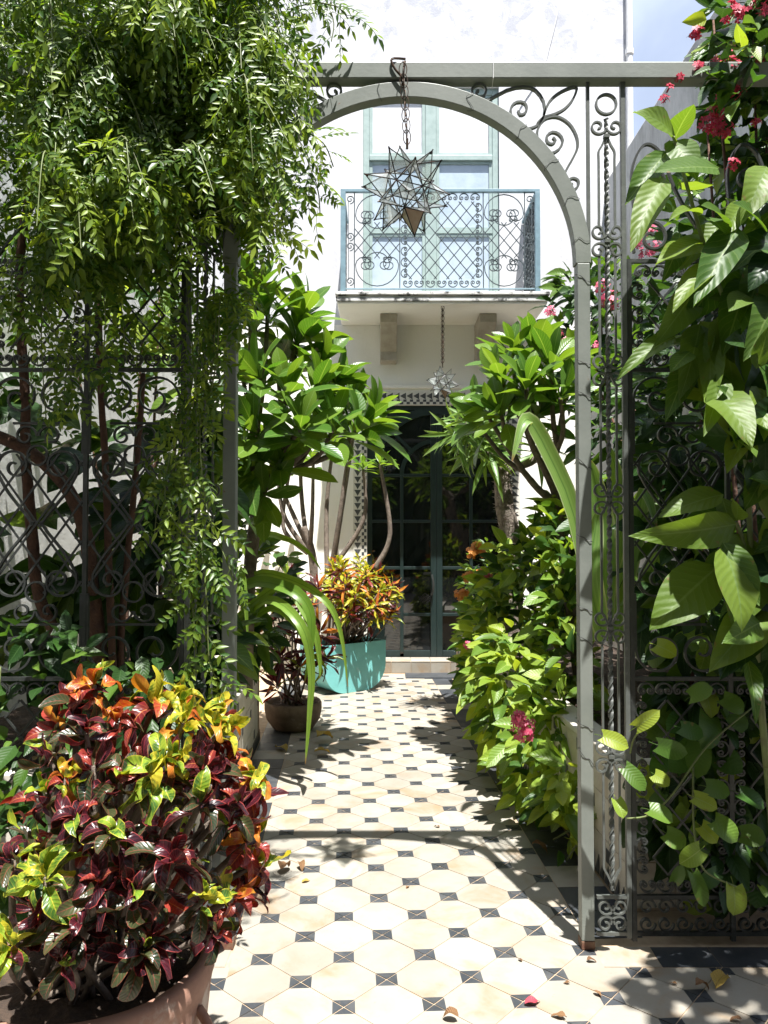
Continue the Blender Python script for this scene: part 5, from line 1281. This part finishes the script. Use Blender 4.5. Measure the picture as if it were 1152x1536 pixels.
# ---- heart-leaved creeper lower right
ht = thing('heart_leaved_creeper', 'heart leaved creeper trailing through the lower right fence', 'creeper', Vector((1.15, 2.72, 0)))
items = []
HV = [(955, 1090, 990, 1066, 27, 1), (938, 1152, 970, 1186, 32, 0), (925, 1200, 936, 1227, 26, 1), (982, 1162, 1004, 1178, 24, 1), (975, 1215, 1012, 1230, 38, 0), (1042, 1196, 1078, 1213, 30, 1), (1052, 1240, 1078, 1264, 34, 1), (1050, 1275, 1022, 1296, 36, 1), (1100, 1330, 1104, 1375, 46, 1), (1040, 1310, 1060, 1362, 26, 0), (1012, 1322, 1024, 1300, 22, 0), (1036, 1045, 1068, 1030, 38, 0), (985, 968, 1016, 982, 34, 1), (1072, 1232, 1110, 1262, 40, 0), (1112, 1252, 1150, 1256, 42, 0), (1085, 1048, 1118, 1068, 36, 0), (988, 1118, 1032, 1132, 36, 0), (1022, 1092, 1056, 1104, 34, 0), (905, 1105, 945, 1120, 30, 1), (1140, 1330, 1150, 1345, 16, 1), (1060, 1180, 1096, 1190, 36, 0), (1000, 1250, 1030, 1270, 34, 0), (1110, 1190, 1150, 1210, 40, 0), (1075, 1310, 1050, 1330, 30, 0)]
for bx, by, tx, ty, wd, lt_ in HV:
    Dm = U(2.58, 2.70); b = P(bx, by, Dm); tp = P(tx, ty, Dm - .04)
    leaf_between(k_heart if lt_ else k_heartd, b, tp, wd * 1.05, Dm, items, .86)
blob_items([(1090, 1140, 120, 120, 2.86, .12, 120), (1120, 1280, 90, 80, 2.86, .08, 110), (1060, 1160, 90, 110, 2.9, .08, 190), (1080, 1000, 110, 90, 2.9, .08, 130), (1150, 1120, 90, 160, 2.92, .06, 160)], [(k_heartd, 2.0), (k_heart, .5), (k_dark, 2.6)], (0, -.15, -.45), .10, items, .5, .35, 1.6)
for s_ in ([(940, 1228, 2.7), (975, 1222, 2.68), (1010, 1190, 2.66), (1060, 1120, 2.7), (1130, 1060, 2.75)], [(1104, 1330, 2.6), (1062, 1310, 2.62), (1048, 1285, 2.62), (1040, 1230, 2.64), (1040, 1150, 2.7)], [(958, 1098, 2.7), (950, 1110, 2.72), (945, 1130, 2.75)]):
    obj('stem', MB().tube(smooth_path([P(*q) for q in s_], 20), .0035, 6), M['stem'], ht, smooth=True)
blob_items([(1065, 1150, 110, 170, 2.94, .02, 150)], [(k_bigdark, 1)], (0, -.15, -.45), .15, items, .5, .4, 1.6)
emit(ht, items)

# ---- strap-leaved lilies
def ribbon(pts, w_, mat, fold=.35, n=22):
    pts = smooth_path(pts, n); k = len(pts) - 1; vs = []; uv = []
    for i, p in enumerate(pts):
        t = i / k; tg = (pts[min(i + 1, k)] - pts[max(i - 1, 0)]).normalized(); sd_ = tg.cross(Vector((0, -1, .35))).normalized(); nn = sd_.cross(tg)
        ww = w_ / 2 * (min(1, .55 + t * 2.0)) * (max(0.02, 1 - max(0, t - .45) / .55) ** .7)
        for s in (-1, -.5, 0, .5, 1): vs.append(p + sd_ * (s * ww) + nn * (abs(s) * ww * fold)); uv.append((.5 + s / 2, t))
    mb = MB(); mb.add(vs, [(i * 5 + j, i * 5 + j + 1, i * 5 + 6 + j, i * 5 + 5 + j) for i in range(k) for j in range(4)], 0, uv)
    return mb
def lily(label, base, leaves, mat, D0, group='strap leaved lilies'):
    t = thing('strap_lily', label, 'plant', base, group)
    for pts, w_ in leaves:
        obj('leaf', ribbon([P(x, y, d) for x, y, d in pts], w_, M[mat]), M[mat], t, smooth=True)
    return t
lily('strap leaved lily with long blades drooping from the left planter over the floor', Vector((-.98, 4.7, .5)), [
    ([(330, 940, 4.7), (371, 877, 4.6), (433, 883, 4.4), (464, 915, 4.35), (466, 970, 4.35), (457, 1024, 4.35)], .07),
    ([(345, 950, 4.7), (400, 900, 4.5), (450, 935, 4.3), (467, 1000, 4.3), (464, 1075, 4.3), (458, 1146, 4.3)], .055),
    ([(340, 930, 4.8), (380, 864, 4.7), (439, 871, 4.6), (489, 902, 4.5), (511, 949, 4.5), (522, 1030, 4.5)], .05),
    ([(350, 900, 4.9), (392, 810, 4.9), (427, 808, 4.8), (461, 827, 4.8), (482, 856, 4.8)], .04),
    ([(345, 960, 4.7), (402, 914, 4.6), (439, 933, 4.5), (458, 970, 4.5)], .04),
    ([(340, 940, 4.6), (420, 880, 4.5), (468, 940, 4.4), (479, 985, 4.4), (480, 1018, 4.4)], .045),
    ([(345, 950, 4.6), (356, 860, 4.4), (366, 880, 4.3), (372, 960, 4.3)], .05),
    ([(340, 940, 4.8), (352, 830, 4.8), (362, 800, 4.8), (372, 830, 4.7), (376, 900, 4.7)], .06)], 'strap', 4.6)
lily('striped strap leaved lily arching behind the right gate post', Vector((.98, 3.7, .5)), [
    ([(895, 960, 3.75), (861, 775, 3.7), (822, 680, 3.66), (796, 634, 3.62), (787, 632, 3.58), (779, 650, 3.55), (768, 692, 3.52)], .085),
    ([(905, 950, 3.4), (903, 820, 3.4), (895, 740, 3.35), (885, 690, 3.3)], .12),
    ([(910, 950, 3.5), (925, 800, 3.5), (925, 720, 3.5), (915, 670, 3.5)], .09),
    ([(915, 960, 3.4), (950, 820, 3.4), (965, 740, 3.3), (985, 790, 3.25)], .08),
    ([(900, 960, 3.6), (880, 850, 3.6), (872, 770, 3.6), (868, 720, 3.6)], .08),
    ([(905, 960, 3.3), (885, 870, 3.2), (892, 800, 3.2), (900, 760, 3.2)], .10),
    ([(920, 960, 3.5), (985, 840, 3.5), (1010, 800, 3.4), (1030, 850, 3.3)], .08)], 'stripe', 3.5)

obj('blocker_mass', blocker_body[0], M['dark'], blocker_body[1])
# ---- the big vine over the left shoulder of the arch
pin = [pinnate_mesh('leaf', M['vine'], R.choice((3, 4, 4, 5)), .128 * U(.8, 1.2), .042 * U(.85, 1.15), .0175 * U(.85, 1.15), U(.3, 1.2)) for _ in range(12)]
pinl = [pinnate_mesh('leaf', M['vinelime'], R.choice((3, 4)), .12, .042, .017, U(.3, 1.0)) for _ in range(4)]
vine = thing('climbing_vine', 'huge climbing vine with feathery leaves smothering the left shoulder of the archway', 'vine', Vector((-1.35, 2.95, .02)))
items = []
def vleaf(c, d, s=1.0, lime=.12): items.append((R.choice(pinl if R.random() < lime else pin), LM(c, d, Vector((0, -.9, .7)) + rv(.35), s * U(.7, 1.25), U(-.5, .5))))
VB = [(150, 90, 300, 180, 3.0, .30, 620), (40, 160, 210, 210, 2.85, .3, 420), (300, 120, 110, 140, 2.9, .3, 320), (95, 300, 200, 110, 2.75, .28, 330), (280, 270, 130, 120, 2.8, .28, 330), (372, 225, 50, 80, 2.76, .2, 90), (325, 390, 40, 90, 2.72, .14, 70), (110, 380, 140, 45, 2.72, .16, 60), (-150, 250, 220, 280, 2.8, .4, 300)]
def billow(c): return mnoise.noise(Vector((c.x * 2.6, c.y * 2.0, c.z * 3.0)) + Vector((3.1, 7.7, 1.3)))
def vshape(c, v, lime):
    b = billow(c)
    if b < -.02 - .25 * R.random(): return
    c = c + Vector((0, -.22 * b, 0)); vleaf(c, Vector((.35 + v.x * .5, -.35 + v.y * .4, -.55 + v.z * .35)) + rv(.35), 1.0, lime)
for (cx, cy, rx, ry, Dc, rD, n) in VB:
    for _ in range(int(n * 1.4)):
        v = inball(); c = P(cx + v.x * rx, cy - v.z * ry, Dc + v.y * rD); vshape(c, v, .05 + .2 * max(0, v.z))
for _ in range(900):                                     # deep shaded leaves at the back
    v = inball(); c = P(110 + v.x * 310, 140 - v.z * 250, 3.22 + v.y * .1); vleaf(c, Vector((v.x, -.3, -.6)) + rv(.35), 1.15, .02)
for _ in range(300):                                     # thin shaded growth low down behind the bars
    v = inball(); c = P(130 + v.x * 190, 480 - v.z * 110, 3.15 + v.y * .15)
    if mnoise.noise(c * 3.0) > -.12: vleaf(c, Vector((v.x * .4, -.3, -.8)) + rv(.3), 1.05, .10)
for _ in range(700):                                     # the part of the vine that reaches up and forward above the frame
    v = inball(); c = Vector((-1.25 + v.x * 1.0, 2.52 + v.y * .36, 3.55 + v.z * .32)); vshape(c, v, .1)
br = MB()
for k in range(330):                                     # arching sprays that stand proud of the mass
    for _t in range(40):
        px, py = U(-60, 430), U(-40, 360)
        lim = 405 - max(0, py - 150) * .45
        if px < lim and not (px < 330 and py > 360): break
    Dd = lerp(2.62, 2.36, R.random()) - .10 * max(0, 1 - abs(px - 180) / 260)
    a = P(px, py, Dd + .12)
    if billow(a) < -.05: continue
    hx = U(.05, .9); ln_ = U(.22, .5)
    mid_ = a + Vector((hx * .45, -U(.3, .8) * .5, U(.0, .35))).normalized() * ln_ * .55
    end_ = mid_ + Vector((hx * .5, -U(.1, .4), -U(.5, 1.0))).normalized() * ln_ * .6
    if proj(end_)[0] > 505: continue
    pts = smooth_path([a, mid_, end_], 14); br.tube(pts, [lerp(.0032, .0014, i / (len(pts) - 1)) for i in range(len(pts))], 5, cap=False)
    n = int(ln_ / .021); lm = R.choice((.05, .12, .3, .7))
    for q in range(n):
        i = min(len(pts) - 2, int((q + .5) / n * (len(pts) - 1))); tg = (pts[i + 1] - pts[i]).normalized(); sd_ = tg.cross(Vector((0, -.5, 1))).normalized() * (1 if q % 2 else -1)
        vleaf(pts[i], tg * .7 + sd_ * .8 + Vector((0, -.1, -.35)) + rv(.18), .85, lm)
obj('spray_stem', br, M['stem'], vine, smooth=True, kind='stuff')
strands = [[(10, 380, 2.62), (20, 450, 2.6), (12, 500, 2.6)], [(70, 390, 2.62), (62, 500, 2.6), (70, 640, 2.6)], [(150, 400, 2.6), (158, 480, 2.6), (150, 590, 2.6)], [(320, 420, 2.66), (300, 520, 2.62), (290, 610, 2.6)], [(280, 420, 2.66), (290, 560, 2.64), (270, 640, 2.62)], [(430, 15, 2.7), (470, 5, 2.6), (505, 10, 2.55), (522, 28, 2.55)], [(440, 0, 2.8), (480, -8, 2.7), (500, 30, 2.7), (497, 62, 2.7)], [(400, 170, 2.6), (450, 195, 2.5), (485, 215, 2.5), (500, 250, 2.5)], [(410, 230, 2.6), (450, 250, 2.5), (475, 280, 2.5), (480, 318, 2.5)], [(390, 280, 2.6), (420, 320, 2.5), (425, 345, 2.5)], [(380, 330, 2.65), (400, 360, 2.6), (405, 400, 2.6)], [(340, 420, 2.65), (372, 440, 2.6), (385, 470, 2.6)],
           [(300, 560, 2.66), (285, 680, 2.62), (268, 780, 2.60), (262, 870, 2.6)], [(305, 560, 2.66), (300, 660, 2.6), (310, 760, 2.56), (335, 830, 2.55), (352, 870, 2.55)], [(330, 520, 2.68), (300, 640, 2.62), (245, 730, 2.6), (232, 800, 2.6)], [(290, 700, 2.6), (280, 820, 2.6), (290, 920, 2.6), (295, 1010, 2.58)], [(300, 800, 2.58), (310, 900, 2.56), (316, 1000, 2.56), (345, 1030, 2.56)], [(270, 600, 2.7), (262, 700, 2.66)], [(255, 680, 2.6), (250, 760, 2.58), (300, 830, 2.56), (310, 860, 2.55)],
           [(60, 430, 2.6), (90, 520, 2.6), (110, 560, 2.6)], [(120, 420, 2.6), (100, 560, 2.6), (95, 610, 2.6)], [(180, 440, 2.65), (190, 540, 2.65)], [(330, 450, 2.6), (325, 540, 2.6), (310, 620, 2.6)], [(325, 470, 2.62), (318, 560, 2.6)]]
stm = MB()
for s_ in strands:
    pts = smooth_path([P(*q) for q in s_], 18); stm.tube(pts, .0022, 5, cap=False)
    ln = sum((pts[i + 1] - pts[i]).length for i in range(len(pts) - 1)); n = max(4, int(ln / .034))
    for k in range(n):
        i = min(len(pts) - 2, int(k / n * (len(pts) - 1))); tg = (pts[i + 1] - pts[i]).normalized(); sd_ = tg.cross(Vector((0, -1, 0))).normalized() * (1 if k % 2 else -1)
        vleaf(pts[i], tg * .6 + sd_ * .7 + Vector((0, -.35, -.25)) + rv(.2), .85, .22)
for _ in range(22):
    a = P(U(0, 290), U(0, 300), U(2.6, 2.95)); stm.tube(smooth_path([a, a + Vector((U(-.1, .2), U(-.15, .05), -.1)), a + Vector((U(-.1, .25), U(-.2, .05), -.3))], 8), .002, 5, cap=False)
obj('twig', stm, M['stem'], vine, smooth=True, kind='stuff')
for s_, r0_, r1_ in (([(-60, 640, 2.95), (0, 655, 2.92), (60, 690, 2.9), (105, 740, 2.9), (130, 810, 2.9), (140, 900, 2.95), (160, 1100, 2.98), (170, 1400, 3.0)], .022, .03), ([(40, 590, 2.92), (38, 680, 2.92), (48, 800, 2.92), (60, 900, 2.95), (110, 1000, 2.98), (150, 1150, 3.0), (165, 1400, 3.0)], .018, .028), ([(147, 380, 2.95), (150, 560, 2.93), (158, 700, 2.93), (165, 900, 2.95), (175, 1150, 2.98), (180, 1400, 3.0)], .012, .016), ([(215, 560, 3.0), (205, 700, 3.0), (190, 850, 3.0), (180, 1000, 3.0), (175, 1400, 3.02)], .010, .016), ([(38, 600, 2.92), (30, 400, 2.9), (60, 250, 2.8), (150, 120, 2.75)], .018, .012), ([(150, 400, 2.95), (180, 250, 2.85), (260, 150, 2.8), (380, 120, 2.75)], .012, .008)):
    pts = smooth_path([P(*q) for q in s_], 30); obj('trunk', MB().tube(pts, [lerp(r0_, r1_, i / (len(pts) - 1)) for i in range(len(pts))], 9, jit=.10), M['vinebark'], vine, smooth=True)
emit(vine, items)
t = thing('sunlit_shrub', 'bright green shrub seen through the upper lattice of the left fence', 'shrub', Vector((-1.45, 4.3, .5)))
items = []
blob_items([(215, 470, 90, 80, 4.3, .3, 150), (90, 470, 60, 50, 4.3, .25, 30), (285, 560, 50, 80, 4.2, .3, 60)], [(k_lime, 2), (k_mid, 3)], (.1, -.3, .1), .15, items, .3)
stems_to([Vector((-1.45, 4.3, .5))], [P(x, y, d) for x, y, d in ((215, 480, 4.3), (100, 480, 4.3), (280, 560, 4.2), (240, 430, 4.3))], 'vinebark', t, (.014, .006)); emit(t, items)
# ---- dark undergrowth in the left planter, behind the fence
t = thing('shade_shrub', 'dark broad leaved shrub in shade behind the left iron fence', 'shrub', Vector((-1.3, 3.7, .5)))
items = []
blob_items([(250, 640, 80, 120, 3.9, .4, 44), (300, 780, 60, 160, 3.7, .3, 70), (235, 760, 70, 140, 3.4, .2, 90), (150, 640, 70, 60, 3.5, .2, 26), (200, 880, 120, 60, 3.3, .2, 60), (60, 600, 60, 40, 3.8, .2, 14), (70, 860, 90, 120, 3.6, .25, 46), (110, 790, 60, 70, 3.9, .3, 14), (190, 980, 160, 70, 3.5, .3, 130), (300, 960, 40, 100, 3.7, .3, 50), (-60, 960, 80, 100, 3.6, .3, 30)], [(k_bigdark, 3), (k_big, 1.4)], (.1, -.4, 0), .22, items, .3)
stems_to([Vector((-1.3, 3.7, .5)), Vector((-1.1, 3.8, .5)), Vector((-1.6, 3.6, .5))], [P(x, y, d) for x, y, d in ((220, 640, 3.9), (300, 780, 3.7), (120, 780, 3.9), (150, 930, 3.5), (270, 600, 4.0))], 'vinebark', t, (.016, .007)); emit(t, items)
t = thing('low_shade_foliage', 'low dark green leaves behind the red croton at the fence foot', 'plant', Vector((-1.3, 2.6, 0)))
items = []
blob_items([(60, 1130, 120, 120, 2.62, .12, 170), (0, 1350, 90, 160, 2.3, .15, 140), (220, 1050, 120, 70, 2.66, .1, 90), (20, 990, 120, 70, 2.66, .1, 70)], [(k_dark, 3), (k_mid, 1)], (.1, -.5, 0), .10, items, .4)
stems_to([Vector((-1.3, 2.6, 0)), Vector((-1.1, 2.65, 0))], [P(x, y, d) for x, y, d in ((60, 1080, 2.6), (200, 1050, 2.64), (0, 1250, 2.4), (0, 1000, 2.6))], 'stem', t); emit(t, items)
t = thing('green_planter_plant', 'green leafy plant on the left planter beside the strap leaved lily', 'plant', Vector((-1.0, 5.0, .5)))
items = []
blob_items([(385, 930, 32, 60, 4.9, .25, 120), (370, 850, 26, 60, 5.1, .25, 70), (420, 850, 26, 26, 5.6, .2, 30), (372, 960, 16, 26, 4.9, .2, 18)], [(k_mid, 2), (k_dark, 2)], (.2, -.3, .1), .14, items, .25)
stems_to([Vector((-1.0, 5.0, .5))], [P(x, y, d) for x, y, d in ((385, 930, 4.9), (370, 850, 5.1), (420, 850, 5.6))], 'stem', t); emit(t, items)

# ================================================================== FALLEN LEAVES
FL = [(428, 1305, 30, 'dry', 'curled brown dead leaf beside the red croton on the tiles', 1.6), (452, 1303, 20, 'dry', 'small twisted brown leaf next to the curled one near the croton', 1.6), (799, 1505, 24, 'dryred', 'crimson fallen petal on the cream tiles in front', .6), (1082, 1474, 44, 'dryyellow', 'yellow fallen leaf on the tiles at lower right', .8), (1056, 1486, 26, 'dry', 'brown shrivelled leaf beside the yellow fallen leaf', 1.8),
      (888, 1442, 14, 'dry', 'tiny brown leaf just in front of the gate post foot', 1.2), (897, 1492, 14, 'dry', 'small dark leaf on a black tile corner in front of the gate', .8), (838, 1526, 20, 'dry', 'flat brown leaf at the bottom edge of the tiles', .6), (673, 1529, 26, 'dry', 'dark curled leaf at the bottom middle of the floor', 1.9), (1010, 1475, 10, 'dry', 'tiny brown crumb of leaf left of the yellow leaf', .8), (1103, 1531, 16, 'dry', 'pinkish brown leaf at the lower right corner', .8), (813, 1281, 26, 'dry', 'rolled brown leaf on the cream border tile right of the path', 1.8),
      (488, 1112, 34, 'dryyellow', 'tan fallen leaf below the drooping lily blades', .8), (484, 1131, 24, 'dryyellow', 'smaller tan leaf just in front of the other tan leaf', .9), (421, 1124, 26, 'dryyellow', 'yellow green leaf on the black tile by the clay bowl', .7), (459, 1322, 12, 'dryyellow', 'small pale seed leaf below the curled brown leaf', .6), (780, 1440, 8, 'dry', 'speck of brown leaf in the middle of a cream tile', .6), (612, 1330, 8, 'dry', 'speck of dry leaf in the centre of the path', .6), (655, 1240, 9, 'dry', 'speck of dry leaf at the middle of the shadow line', .6), (850, 1474, 9, 'dry', 'dark fleck of leaf two tiles before the gate post', .6)]
for px, py, sz, mn, lab, curl in FL:
    p = G(px, py, .004); L_ = sz / F * p.y * 1.15
    me = leaf_mesh('fallen_leaf', L_, L_ * .5, prof_ovate, M[mn], 7, 4, curl, .5, .12, 1.5, U(-.6, .6))
    o = link('fallen_leaf', me); o.matrix_basis = Matrix.Translation(p + Vector((0, 0, L_ * .06))) @ Matrix.Rotation(U(0, 6.28), 4, 'Z') @ Matrix.Rotation(U(-.15, .15), 4, 'X') @ Matrix.Translation((0, -L_ / 2, 0))
    zmin = min((o.matrix_basis @ v.co).z for v in me.vertices); o.location.z += .001 - zmin
    tag(o, lab, 'leaf', 'fallen leaves on the tiles')
